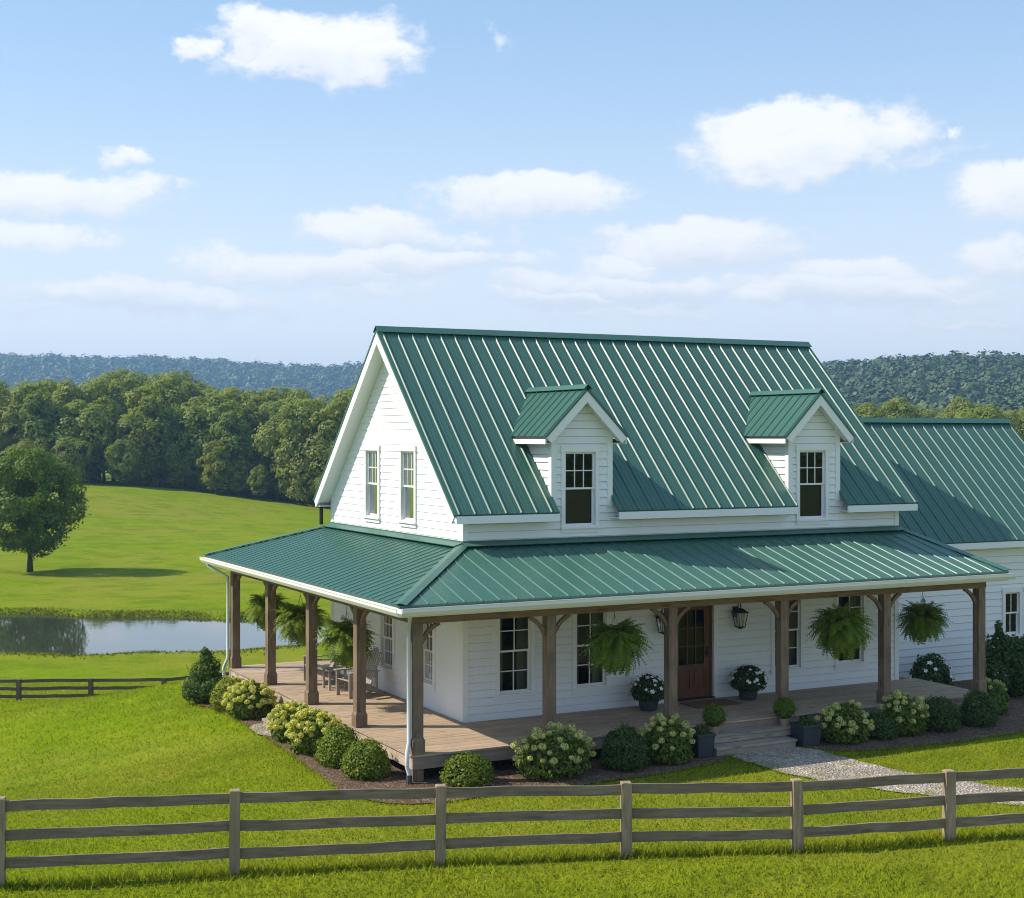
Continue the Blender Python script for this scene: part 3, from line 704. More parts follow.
# dormers
ZDE, ZDR = g(5.93), g(6.97)
for (x0, x1), wn_ in ((D1, dwin[0]), (D2, dwin[1])):
    xc = (x0 + x1) / 2 - .02; hw = 1.03; m2 = (ZDR - ZDE) / hw; yf = -.3
    ztw = lambda x: ZDR - m2 * abs(x - xc) - .06
    mb = MB()
    siding(mb, FRONT, [(x0, ztop - .0), (x1, ztop - .0), (x1, ztw(x1)), (xc, ztw(xc)), (x0, ztw(x0))], cut([wn_], ztop, 99))
    for x, sg in ((x0, -1), (x1, 1)):                    # cheeks
        fr = Fr((x, 0, 0), (0, 1, 0), (sg, 0, 0)); zt = ztw(x); ye = (zt - zroof(0)) / SL
        siding(mb, fr, [(0, zroof(0) - .12), (0, zt), (ye + .1, zt)])
        fr.box(mb, 0, .1, -.004, .028, ztop - .22, zt); FRONT.box(mb, x - .03 if sg < 0 else x - .1, x + .1 if sg < 0 else x + .03, .0, .03, ztop - .22, zt - .05)
    dm = mb.build('dormer', M['siding'], house, solid=False)
    mb = MB(); c2 = 1 / math.sqrt(1 + m2 * m2)
    yv = lambda z: (z - zroof(0)) / SL
    for sg in (-1, 1):
        bl = hw / c2
        polyd = [(0, 0), (yv(ZDE) - yf + .06, 0), (yv(ZDR) - yf + .06, bl), (0, bl)]
        metal(mb, (xc + sg * hw, yf, ZDE), (0, 1, 0), (-sg * c2, 0, m2 * c2), polyd, .30, .04, .045)
    for sg in (-1, 1):
        mb.obox((xc, yf - .02, ZDR + .068), (0, yv(ZDR) - yf + .02, 0), (sg * .14 * c2, 0, -.14 * m2 * c2), (sg * .012 * m2 * c2, 0, .012 * c2))
    mb.build('dormer_roof', M['roof'], dm)
    mb = MB()
    for sg in (-1, 1):
        e = Vector((-sg * c2, 0, m2 * c2)); n = Vector((sg * m2 * c2, 0, c2))
        p = Vector((xc + sg * hw, yf + .015, ZDE)) - n * .05; bl = hw / c2
        mb.hexa([p - n * .17, p - n * .17 + Vector((0, .035, 0)), p + Vector((0, .035, 0)), p,
                 p - n * .17 + e * (bl - .221 * m2), p - n * .17 + e * (bl - .221 * m2) + Vector((0, .035, 0)), p + e * (bl - .051 * m2) + Vector((0, .035, 0)), p + e * (bl - .051 * m2)])
        mb.obox(p + Vector((0, .037, 0)) - n * .12 + e * .02, Vector((0, .24, 0)), e * (bl - .02 - .175 * m2), n * .018)
        # side eave fascia
        xs_ = sorted((xc + sg * (hw - .02), xc + sg * (hw - .05)))
        mb.box(xs_[0], xs_[1], yf + .055, yv(ZDE) - .02, ZDE - .17, ZDE - .06)
        xs_ = sorted((xc + sg * (hw - .052), (x0 if sg < 0 else x1)))
        mb.box(xs_[0], xs_[1], yf + .3, yv(ZDE) - .1, ZDE - .165, ZDE - .145)
    mb.build('dormer_trim', M['trim'], dm)

# porch roof
XL = -PL - EV; YF = -PF - EV; YR = 9.97; XR = 12.42
mb = MB()
eb = Vector((0, -YF, ZP - ZG)); Bf = eb.length
metal(mb, (XL, YF, ZG), (1, 0, 0), eb, [(0, 0), (XR - XL, 0), (L + .12 - XL, Bf), (-XL, Bf)], .37, .2, rh=.022)
eb = Vector((-XL, 0, ZP - ZG)); Bl = eb.length
metal(mb, (XL, YF, ZG), (0, 1, 0), eb, [(0, 0), (YR - YF, 0), (WD - YF, Bl), (-YF, Bl)], .30, .16, rw=.016, rh=.016)
eb = Vector((0, WD - YR, ZP - ZG)); Bb = eb.length
metal(mb, (XL, YR, ZG), (1, 0, 0), eb, [(0, 0), (XR - XL, 0), (L + .12 - XL, Bb), (-XL, Bb)], .37, .2)
proof = mb.build('porch_roof', M['roof'], house)
for (a, b) in (((XL, YF, ZG), (0, 0, ZP)), ((XL, YR, ZG), (0, WD, ZP)), ((XR, YF, ZG), (L + .12, 0, ZP))):
    a, b = Vector(a), Vector(b); d = (b - a); ln = d.length; d.normalize(); side = d.cross(Vector((0, 0, 1))).normalized(); up = side.cross(d); mb = MB()
    for s in (1, -1): mb.obox(a + up * .04, d * ln, side * (s * .13) - up * .028, up * .012)
    mb.build('hip_cap', M['roof'], proof)
mb = MB()
mb.obox((-.05, -.24, ZP - .065 + .055), (L + .1, 0, 0), (0, .215, .066), (0, -.003, .014)); mb.box(-.03, L + .03, -.035, -.022, ZP, ZP + .09)
mb.obox((-.24, -.05, ZP - .065 + .05), (0, WD + .1, 0), (.215, 0, .072), (-.003, 0, .014)); mb.box(-.036, -.024, -.02, WD + .03, ZP, ZP + .09)
mb.build('flashing', M['roof'], proof)
# fascia, gutters
mb = MB()
def gut_prof(z): return [(0, z - .13), (.07, z - .13), (.115, z - .06), (.115, z + .0), (.125, z + .0), (.125, z + .012), (.105, z + .012), (.105, z - .055), (.065, z - .118), (.012, z - .118), (.012, z - .0), (0, z - .0)]
zg = ZG - .055
mb.prism([(XL - .0, YF - t, z) for t, z in gut_prof(zg)], (XR - XL + .12, 0, 0))
gut_front = mb.build('gutter', M['gutter'], house)
mb = MB(); mb.prism([(XL - t, YF - .1, z) for t, z in gut_prof(zg)], (0, YR - YF + .2, 0)); mb.build('gutter', M['gutter'], house)
mb = MB()
mb.box(XL + .01, XR - .01, YF + .012, YF + .05, ZG - .22, ZG - .052); mb.box(XL + .012, XL + .05, YF + .052, YR - .03, ZG - .22, ZG - .052)
mb.box(XL + .052, XR - .02, YF + .052, -.03, ZG - .2, ZG - .18); mb.box(XL + .052, -.03, -.03 + .002, YR - .05, ZG - .199, ZG - .179)
mb.hexa([(XR - .03, YF + .06, ZG - .2), (XR, YF + .06, ZG - .2), (L + .06, -.03, ZG - .2), (L + .03, -.03, ZG - .2), (XR - .03, YF + .06, ZG - .05), (XR, YF + .06, ZG - .05), (L + .09, -.03, ZP - .06), (L + .03, -.03, ZP - .06)])
mb.build('porch_soffit', M['ceiling'], house)
# beams, posts, braces
ZB0, ZB1 = g(2.43), g(2.66)
FY = -PF + .13; FX = -PL + .13
mb = MB(); mb.box(FX - .1, 12.2, FY - .1, FY + .1, ZB0, ZB1); mb.build('beam', M['wood_x'], house)
mb = MB(); mb.box(FX - .098, FX + .098, FY + .102, YB + .1, ZB0 + .001, ZB1); mb.build('beam', M['wood_y'], house)
def brace(mb, base, d, w):
    """curved knee brace from the post at base (under the beam) along unit d, w = half thickness vector"""
    R_ = .36; th = .075; n = 7; base = Vector(base); d = Vector(d); w = Vector(w); A_ = []
    for i in range(n + 1):
        t = i / n; bow = .06 * math.sin(math.pi * t)
        c = base + d * (R_ * t - bow * .6) + Vector((0, 0, -R_ * (1 - t) + bow * .6))
        A_.append(c)
    for i in range(n):
        a, b = A_[i], A_[i + 1]; nn = Vector((0, 0, 1)) * .7 - d * .7; nn = nn.normalized() * th / 2
        mb.hexa([a - nn - w, a - nn + w, a + nn + w, a + nn - w, b - nn - w, b - nn + w, b + nn + w, b + nn - w])
def post(x, y, dirs):
    mb = MB(); hw = .1
    mb.box(x - hw, x + hw, y - hw, y + hw, DK, ZB0 - .002)
    hb = .125
    b = [(x - hb, y - hb), (x + hb, y - hb), (x + hb, y + hb), (x - hb, y + hb)]
    mb.box(x - hb, x + hb, y - hb, y + hb, DK + .001, DK + .25)
    t = [(x - hw - .002, y - hw - .002), (x + hw + .002, y - hw - .002), (x + hw + .002, y + hw + .002), (x - hw - .002, y + hw + .002)]
    mb.hexa([(p[0], p[1], DK + .2501) for p in b] + [(p[0], p[1], DK + .31) for p in t])
    o = mb.build('porch_post', M['wood_z'], house)
    for d in dirs:
        m2_ = MB(); dv = Vector(d); brace(m2_, Vector((x, y, ZB0 - .012)) + dv * .1, dv, dv.cross(Vector((0, 0, 1))) * .035)
        m2_.build('brace', M['wood_x'] if abs(d[0]) > .5 else M['wood_y'], o)
FP = [FX + 2.834 * k for k in range(6)]
for k, x in enumerate(FP):
    post(x, FY, [(1, 0, 0)] if k == 0 else ([(-1, 0, 0)] if k == 5 else [(1, 0, 0), (-1, 0, 0)]))
LP = [FY + 2.885 * k for k in range(1, 5)]
for k, y in enumerate(LP): post(FX, y, [(0, 1, 0), (0, -1, 0)] if k < 3 else [(0, -1, 0)])
for x in (5.2, 8.4, 11.4): post(x, YB + 0, [(1, 0, 0), (-1, 0, 0)])
mb = MB(); mb.box(FX + .1, 12, YB - .1, YB + .1, ZB0 + .002, ZB1); mb.build('beam', M['wood_x'], house)
# deck
XD = 12.22; YBD = YB + .15
mb = MB(); y = -PF - .03; bw = .142; rn = random.Random(3)
while y < YBD:
    spans = [(-PL - .03, XD)] if y + bw < -.02 else ([(-PL - .03, -.035)] if y < WD + .03 else [(-PL - .03, XD)])
    for (xa, xb) in spans:
        x = xa
        while x < xb - .01:
            e = min(xb, x + rn.uniform(2.4, 4.9)); e = xb if xb - e < .6 else e
            mb.box(x + .0015, e - .0015, y, y + bw - .007, DK - .035, DK - rn.uniform(0, .003)); x = e
    y += bw
mb.build('deck', M['deck'], house)
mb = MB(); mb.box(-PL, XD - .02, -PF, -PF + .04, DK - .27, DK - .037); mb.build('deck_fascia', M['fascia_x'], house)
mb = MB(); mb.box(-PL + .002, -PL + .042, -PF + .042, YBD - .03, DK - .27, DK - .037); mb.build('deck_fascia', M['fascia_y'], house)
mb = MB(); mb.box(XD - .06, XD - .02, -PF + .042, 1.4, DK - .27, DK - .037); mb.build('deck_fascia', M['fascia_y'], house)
for (x, y) in [(x, FY + .02) for x in FP] + [(FX + .02, y) for y in LP]:
    mb = MB(); mb.box(x - .11, x + .11, y - .11, y + .11, -.15, DK - .272); mb.build('pier', M['wood_z'], house)
mb = MB()
for y in np.arange(-2.1, -.1, .4): mb.box(-2.1, XD - .1, y, y + .05, DK - .24, DK - .04)
for y in np.arange(.3, 9.2, .4): mb.box(-2.1, -.05, y, y + .05, DK - .24, DK - .04)
mb.build('deck_joists', M['fascia_x'], house)
# front and side steps
mb = MB()
for k, (yo, x0, x1) in enumerate(((-PF - .36, 4.2, 6.45), (-PF - .74, 4.1, 6.12))):
    zt = DK - .173 * (k + 1)
    mb.box(x0, x1, yo - .02, yo + .15, zt - .04, zt); mb.box(x0, x1, yo + .157, yo + .36, zt - .04, zt - .002)
    mb.box(x0 + .02, x1 - .02, yo + .01, yo + .05, zt - .173 if k == 0 else -.02, zt - .041)
    mb.box(x0 + .02, x0 + .06, yo + .052, -PF - .002, -.02, zt - .042); mb.box(x1 - .06, x1 - .02, yo + .052, -PF - .002, -.02, zt - .042)
mb.build('front_steps', M['step'], house)
mb = MB()
for k in range(2):
    zt = DK - .2 * (k + 1); xo = -PL - .36 * (k + 1)
    mb.box(xo - .0, xo + .17, 2.95, 4.35, zt - .05, zt); mb.box(xo + .176, xo + .355, 2.95, 4.35, zt - .05, zt - .001)
    mb.box(xo + .02, xo + .06, 2.97, 4.33, -.05, zt - .051)
    for y in (2.97, 4.29): mb.box(xo + .062, -PL - .004, y + (.0 if k else .002), y + .04, -.05, zt - .052)
mb.build('side_steps', M['step'], house)
# downspouts
def flatpipe(path): 
    mb = MB(); mb.tube(path, .042, 8); return mb
x, y = XL - .02, YF - .06
dn = [(XL + .15, YF + .0, ZG - .15), (XL + .28, YF + .2, ZG - .26), (FX - .16, FY - .02, ZB0 - .12), (FX - .165, FY - .03, g(1)), (FX - .165, FY - .03, g(.22)), (FX - .24, FY - .12, g(.05)), (FX - .25, FY - .14, g(-.2)), (FX - .2, FY - .12, g(-.34)), (FX - .22, FY - .18, .02)]
ds = flatpipe(dn).build('downspout', M['downspout'], house, smooth=True)
mb = MB(); mb.tube([(FX - .218, FY - .17, -.02), (FX - .205, FY - .14, .16)], .062, 8); mb.build('drain_boot', M['planter'], ds)
yl = LP[-1]
dn = [(XL - .03, YR - .35, ZG - .1), (XL - .03, YR - .36, ZG - .24), (FX - .165, yl + .12, ZB0 - .1), (FX - .165, yl + .1, g(1)), (FX - .165, yl + .1, g(.25)), (FX - .27, yl + .1, g(.02)), (FX - .27, yl + .1, g(-.25)), (FX - .24, yl + .05, -.1)]
flatpipe(dn).build('downspout', M['downspout'], house, smooth=True)
mb = MB(); mb.tube([(-.2, WD + OF - .1, ZE - .17), (-.2, WD + OF - .1, ZP + .02)], .05, 8); mb.build('downspout', M['black'], house)

# rear-right wing
WX0, WX1, WY, WDp = L + .03, 19.6, 1.5, 5.9
wov = .4; WZE = g(3.16); WSL = .96; WZR = WZE + WSL * (WDp / 2 + wov)
WF = Fr((0, WY, 0), (1, 0, 0), (0, -1, 0)); WR = Fr((WX1, WY, 0), (0, 1, 0), (1, 0, 0)); WB = Fr((0, WY + WDp, 0), (1, 0, 0), (0, 1, 0))
wwin = [(16.83, 17.36, g(.6), g(1.72)), (17.56, 18.09, g(.6), g(1.72))]
wz = WZE + WSL * wov - .05
mb = MB(); siding(mb, WF, [(WX0, 0), (WX1, 0), (WX1, wz), (WX0, wz)], wwin, .19); WF.box(mb, WX1 - .1, WX1 + .03, 0, .03, 0, wz - .1)
siding(mb, WR, [(0, 0), (WDp, 0), (WDp, wz), (WDp / 2, WZR - .06), (0, wz)]); siding(mb, WB, [(WX0, 0), (WX1, 0), (WX1, wz), (WX0, wz)])
mb.build('wing_wall', M['siding'], house, solid=False)
for a in wwin: window(WF, *a, 2, 1, 1)
mb = MB(); cw = 1 / math.sqrt(1 + WSL * WSL); bw_ = (WDp / 2 + wov) / cw
for y0, s in ((WY - wov, 1), (WY + WDp + wov, -1)):
    metal(mb, (WX0 + .02, y0, WZE), (1, 0, 0), (0, s * cw, WSL * cw), [(0, 0), (WX1 + .4 - WX0, 0), (WX1 + .4 - WX0, bw_), (0, bw_)], .38, .2)
for s in (1, -1): mb.obox((WX0 + .02, WY + WDp / 2, WZR + .07), (WX1 + .4 - WX0, 0, 0), (0, s * .2 * cw, -.2 * WSL * cw), (0, s * .012 * WSL * cw, .012 * cw))
mb.build('wing_roof', M['roof'], house)
mb = MB(); mb.box(WX0 + .03, WX1 + .36, WY - wov, WY - wov + .03, WZE - .19, WZE - .03); mb.box(WX0 + .03, WX1 + .36, WY - wov + .031, WY - .022, WZE - .17, WZE - .15)
for (y0, dy) in ((WY - wov, 1), (WY + WDp + wov, -1)):
    e = Vector((0, dy * cw, WSL * cw)); n = Vector((0, -dy * WSL * cw, cw)); p = Vector((WX1 + .37, y0, WZE)) - n * .055
    mb.hexa([p - n * .18, p - n * .18 + Vector((.03, 0, 0)), p + Vector((.03, 0, 0)), p, p - n * .18 + e * (bw_ - .23), p - n * .18 + e * (bw_ - .23) + Vector((.03, 0, 0)), p + e * (bw_ - .055) + Vector((.03, 0, 0)), p + e * (bw_ - .055)])
mb.build('wing_trim', M['trim'], house)

# ------------------------------------------------------------------ wall lanterns
def lantern():
    r = thing('wall_lantern', (0, 0, 0), 'black wall lantern', 'lantern', 'wall lanterns beside the front door')
    mb = MB(); mb.box(-.06, .06, -.022, 0, -.08, .16); mb.build('back_plate', M['black'], r)
    mb = MB(); pts = [(0, -.02, .06), (0, -.07, .03), (0, -.11, .09), (0, -.12, .2), (0, -.17, .27), (0, -.22, .22), (0, -.22, .14)]
    mb.tube(pts, .013, 6); mb.build('arm', M['black'], r)
    mb = MB(); cy = -.2
    def ring(z, h): return [(-h, cy - h, z), (h, cy - h, z), (h, cy + h, z), (-h, cy + h, z)]
    mb.hexa(ring(.04, .15) + ring(.055, .15)); mb.hexa(ring(.056, .13) + ring(.14, .035)); mb.hexa(ring(-.3, .085) + ring(-.28, .085)); mb.hexa(ring(-.33, .03) + ring(-.301, .05))
    for sx in (-1, 1):
        for sy in (-1, 1):
            a = Vector((sx * .08, cy + sy * .08, -.28)); b = Vector((sx * .125, cy + sy * .125, .04))
            mb.tube([a, b], .011, 4)
    for sx, sy in ((1, 0), (-1, 0), (0, 1), (0, -1)): mb.tube([(sx * .08, cy + sy * .08, -.28), (sx * .125, cy + sy * .125, .04)], .006, 4)
    mb.build('cage', M['black'], r)
    mb = MB(); a, b = ring(-.278, .076), ring(.038, .118)
    for i in range(4): mb.face(a[i], a[(i + 1) % 4], b[(i + 1) % 4], b[i])
    mb.build('glass', M['lampglass'], r)
    mb = MB()
    for dx in (-.03, .03): mb.tube([(dx, cy, -.28), (dx, cy, -.14)], .014, 6)
    mb.build('candle', M['bulb'], r)
    return r
la = lantern(); la.location = (4.79, -.035, g(1.88)); la['label'] = 'black glass wall lantern left of the wooden front door'
lb = copy_tree(la); lb.location = (6.85, -.035, g(1.88)); lb['label'] = 'black glass wall lantern right of the wooden front door'

# ------------------------------------------------------------------ plants
def leaf_quads(lobes, n, size, seed, fill=.45, up=.0, aspect=.62, gap=.0, zmin=None, out=1.1, rnd=.5):
    rg = np.random.default_rng(seed); Lb = np.array(lobes, float)           # x,y,z,rx,ry,rz
    wts = (Lb[:, 3] * Lb[:, 5]); wts = wts / wts.sum()
    idx = rg.choice(len(Lb), n, p=wts); d = rg.normal(size=(n, 3)); d /= np.linalg.norm(d, axis=1)[:, None]
    rad = 1 - fill * rg.random(n) ** 1.6; rad = np.where(rg.random(n) < .07, 1 + .2 * rg.random(n), rad)
    c = Lb[idx, :3] + d * Lb[idx, 3:6] * rad[:, None]
    keep = np.ones(n, bool)
    for j in range(len(Lb)):                                                # drop leaves deep inside another lobe
        q = (((c - Lb[j, :3]) / Lb[j, 3:6]) ** 2).sum(1); keep &= (q > .45) | (idx == j) & (q > .2)
    if gap:
        k = 2.2 / gap; ph = rg.random(6) * 6.28
        nz = np.sin(c[:, 0] * k + ph[0] + 1.3 * np.sin(c[:, 1] * k * .7 + ph[3])) + np.sin(c[:, 1] * k + ph[1] + 1.3 * np.sin(c[:, 2] * k * .8 + ph[4])) + np.sin(c[:, 2] * k * 1.1 + ph[2] + np.sin(c[:, 0] * k * .6 + ph[5]))
        keep &= nz > -1.0 - .5 * rg.random(n)
    if zmin is not None: keep &= c[:, 2] > zmin
    c, d, idx = c[keep], d[keep], idx[keep]; n = len(c)
    nr = d * out + rg.normal(size=(n, 3)) * rnd; nr[:, 2] += up; nr /= np.linalg.norm(nr, axis=1)[:, None]
    t = np.cross(nr, rg.normal(size=(n, 3))); t /= np.linalg.norm(t, axis=1)[:, None]; b = np.cross(nr, t)
    s = size * (.6 + .8 * rg.random(n))[:, None]
    fold = nr * s * .25
    V = np.stack([c - t * s, c + b * s * aspect + fold, c + t * s, c - b * s * aspect + fold], 1).reshape(-1, 3)
    return V
def leaf_obj(name, V, m, parent):
    me = np_mesh(name, V, 4); me.materials.append(m); return link(name, me, parent, wl(parent))
def flat_mesh(V, m, name):
    me = np_mesh(name, V, 4); me.materials.append(m); return me

def tree_mesh_trunk(h, r, seed, limbs=6, lean=.02, spread=.3, low=.3):
    rn = random.Random(seed); mb = MB(); pts = []
    for i in range(7):
        t = i / 6; pts.append((rn.uniform(-1, 1) * lean * h * t, rn.uniform(-1, 1) * lean * h * t, h * .82 * t - .3))
    mb.tube(pts, [r * (1.35 if i == 0 else 1 - .75 * i / 6) for i in range(7)], 9)
    for k in range(limbs):
        t = low + (.8 - low) * k / limbs; a = k * 2.4 + rn.uniform(-.4, .4); z = h * .82 * t; l = h * spread * (1.1 - .5 * t)
        i = min(5, int(t * 6)); bp = Vector(pts[i]).lerp(Vector(pts[i + 1]), t * 6 - i)
        e = Vector((math.cos(a), math.sin(a), .0)); q = [bp, bp + e * l * .45 + Vector((0, 0, l * .22)), bp + e * l + Vector((0, 0, l * .6))]
        mb.tube(q, [r * .42 * (1 - t * .4), r * .26, r * .08], 6)
    return mb
def crown_lobes(h, rw, base, seed, n=16, lob=.42):
    rn = random.Random(seed); out = []
    cz = (base + h) / 2; hz = (h - base) / 2
    for i in range(n):
        z = -1 + 2 * (i + .5) / n; a = i * 2.399 + rn.uniform(-.5, .5); k = math.sqrt(max(0, 1 - z * z))
        rr = rw * k * rn.uniform(.5, .78); lr = rw * lob * rn.uniform(.72, 1.15) * (.72 + .4 * k)
        out.append((rr * math.cos(a), rr * math.sin(a), cz + z * hz * .74, lr, lr, lr * rn.uniform(.75, .98)))
    out.append((0, 0, cz, rw * .55, rw * .55, hz * .72))
    return out

# lone meadow tree
def ray_ground(px, py):
    d = FV + RV * ((px - 512) / F) + Vector((0, 0, (436.31 - py) / F)); t = 15.0
    while t < 3000:
        p = CAM + d * t
        if p.z <= tz(p.x, p.y): break
        t += .1 if t < 130 else .5
    return p
p = ray_ground(30, 572)
dist = (p - CAM).dot(FV); hh = 132 / F * dist
lt = thing('maple_tree', (p.x, p.y, p.z), 'lone round-crowned dark green tree standing in the meadow by the pond', 'tree')
rw = 51 / F * dist
me_ = tree_mesh_trunk(hh, .21, 5, 9, .01, .34, .2); o = me_.build('trunk', M['bark'], lt, base=(0, 0, 0), smooth=True); o.location = (0, 0, 0); 
lob = crown_lobes(hh, rw * 1.02, hh * .10, 11, 34, .38)
leaf_obj('crown', leaf_quads(lob, 52000, .105, 3, .36, .3, .7, 1.1, None, 1.4, .45), M['leaf_oak'], lt).location = (0, 0, 0)

# forest: five kinds of tree, many individuals
protos = []
for i, (h, rw, ba) in enumerate(((16, 5.6, .2), (18, 5.2, 1.5), (14, 6.0, .0), (17, 4.6, .3), (12, 4.9, -.3), (19, 6.2, 1.6))):
    tm = tree_mesh_trunk(h, .28, 40 + i, 6, .015, .25); cr = flat_mesh(leaf_quads(crown_lobes(h, rw, ba, 60 + i, 24, .38), 13000, .27, 80 + i, .32, .35, .75, 1.6, None, 1.5, .42), M['leaf_forest'], 'crown')
    tmm = bpy.data.meshes.new('trunk'); tmm.from_pydata(tm.v, [], tm.f); tmm.materials.append(M['bark'])
    protos.append((tmm, cr))
rn = random.Random(21)
def forest_tree(u, w_, k, sc, label, group):
    x, y = to_xy(u, w_); z = tz(x, y)
    r = thing('forest_tree', (x, y, z), label, 'tree', group)
    r.rotation_euler = (0, 0, rn.uniform(0, 6.28)); r.scale = (sc * rn.uniform(.92, 1.1), sc * rn.uniform(.92, 1.1), sc)
    for nm, me in (('trunk', protos[k][0]), ('crown', protos[k][1])):
        o = bpy.data.objects.new(nm, me); COL.objects.link(o); o.parent = r
    return r
GL = 'trees of the wood beyond the meadow'; LL = 'leafy green tree in the dense wood edge beyond the meadow'
def crest_w(px): return 214 - 4 * math.cos(px / 60)
# front row edge, second and third rows behind, taller
for row, (dw, n, lo, hi) in enumerate(((1, 26, .34, .6), (5, 24, .74, 1.02), (16, 20, .86, 1.08), (31, 20, .92, 1.12), (52, 20, .95, 1.15))):
    for i in range(n):
        px = -90 + 560 * (i + .5) / n + rn.uniform(-9, 9); w_ = crest_w(px) + dw + rn.uniform(-4, 4)
        k = rn.choice([0, 2, 4, 3, 2] if row < 2 else [0, 1, 3, 5, 1, 5]); u = (px - 512) / F * w_
        sc = rn.uniform(lo, hi) * (1.0 if row else .92)
        forest_tree(u, w_, k, sc, LL, GL)
GR = 'trees of the wood behind the wing'; LR = 'leafy green tree in the wood behind the wing roof'
for row, (w0, n) in enumerate(((235, 12), (262, 12), (290, 13), (330, 14), (375, 16), (425, 18))):
    for i in range(n):
        px = 800 + 330 * (i + .5) / n + rn.uniform(-8, 8); w_ = w0 + rn.uniform(-6, 6)
        forest_tree((px - 512) / F * w_, w_, rn.choice([0, 2, 3, 4]), rn.uniform(.70, .93) * (1 + .03 * row), LR, GR)
bt = forest_tree((985 - 512) / F * 226, 226, 2, .93, 'bright green round-crowned tree rising above the wood right of the wing roof', 'trees of the wood behind the wing')

# far wooded hills: one mass of crowns
rg = np.random.default_rng(5)
pts = []
def fill(w0, w1, p0, p1, step, r0, sc):
    w_ = w0
    while w_ < w1:
        u0, u1 = (p0 - 512) / F * w_, (p1 - 512) / F * w_
        for u in np.arange(u0, u1, step): pts.append((u + rg.uniform(-.45, .45) * step, w_ + rg.uniform(-.5, .5) * step, r0 * rg.uniform(.65, 1.25), sc))
        w_ += step
fill(450, 950, 620, 1300, 7.6, 5.2, 1)
fill(1400, 2160, -260, 1300, 15.0, 9.6, 1)
fill(330, 420, -150, 640, 9.0, 5.5, 1)
pts = np.array(pts); n = len(pts)
X, Y = to_xy(pts[:, 0], pts[:, 1]); Zt = terrain_uw(pts[:, 0], pts[:, 1]); r = pts[:, 2]
kq = 96; dd = rg.normal(size=(n, kq, 3)); dd[..., 2] = np.abs(dd[..., 2]) * 1.0 - .25; dd /= np.linalg.norm(dd, axis=2)[..., None]
asp = np.stack([np.ones(n), np.ones(n), rg.uniform(.85, 1.35, n)], -1)[:, None, :]
cc_ = dd * r[:, None, None] * asp * (.82 + .3 * rg.random((n, kq, 1))) + np.stack([X, Y, Zt + r * 1.0], -1)[:, None, :]
nr = dd + rg.normal(size=(n, kq, 3)) * .16; nr /= np.linalg.norm(nr, axis=2)[..., None]
tt = np.cross(nr, rg.normal(size=(n, kq, 3))); tt /= np.linalg.norm(tt, axis=2)[..., None]; bb = np.cross(nr, tt)
sz = r[:, None, None] * .17 * (.6 + .7 * rg.random((n, kq, 1)))
Vv = np.stack([cc_ - tt * sz, cc_ + bb * sz, cc_ + tt * sz, cc_ - bb * sz], 2)
me = np_mesh('woods', Vv.reshape(-1, 3), 4); me.materials.append(M['canopy'])
tag(link('hill_woods', me), 'hazy blue-green woods covering the distant hills', 'woods', kind='stuff')

# shrubs round the porch
def dome(rx, ry, h, n=9, seed=1, k=.55):
    rn = random.Random(seed); out = [(0, 0, h * .48, rx * .8, ry * .8, h * .5)]
    for i in range(n):
        a = i * 2.399; q = math.sqrt((i + .5) / n); z = h * (.74 - .42 * q * q)
        out.append((rx * .62 * q * math.cos(a), ry * .62 * q * math.sin(a), z * rn.uniform(.86, 1.08), rx * k * rn.uniform(.6, 1.02), ry * k * rn.uniform(.6, 1.02), h * .30 * rn.uniform(.75, 1.15)))
    for i in range(n):
        a = i * 6.283 / n; out.append((rx * .55 * math.cos(a), ry * .55 * math.sin(a), h * .25, rx * .42, ry * .42, h * .25))
    return out
def stems(h, r, n, seed):
    rn = random.Random(seed); mb = MB()
    for i in range(n):
        a = rn.uniform(0, 6.28); mb.tube([(0.03 * math.cos(a), .03 * math.sin(a), -.03), (r * .5 * math.cos(a), r * .5 * math.sin(a), h * .4), (r * .8 * math.cos(a), r * .8 * math.sin(a), h * .75)], [.014, .01, .005], 5)
    return mb
def add_stems(root, h, r, seed):
    o = stems(h, r, 7, seed).build('stems', M['bark'], root, base=(0, 0, 0)); o.location = (0, 0, 0)
SEED = [100]
def shrub(x, y, rx, h, kind, label, cat='shrub', group=None, name='shrub', ry=None, n=6000, size=.028, lobes=None, gap=0):
    SEED[0] += 1; r = thing(name, (x, y, tz(x, y)), label, cat, group)
    lob = lobes or dome(rx, ry or rx, h, 9, SEED[0])
    o = leaf_obj('foliage', leaf_quads(lob, n, size, SEED[0], .4, .3, .6, gap, .02), M[kind], r); o.location = (0, 0, 0)
    add_stems(r, h, rx, SEED[0])
    return r
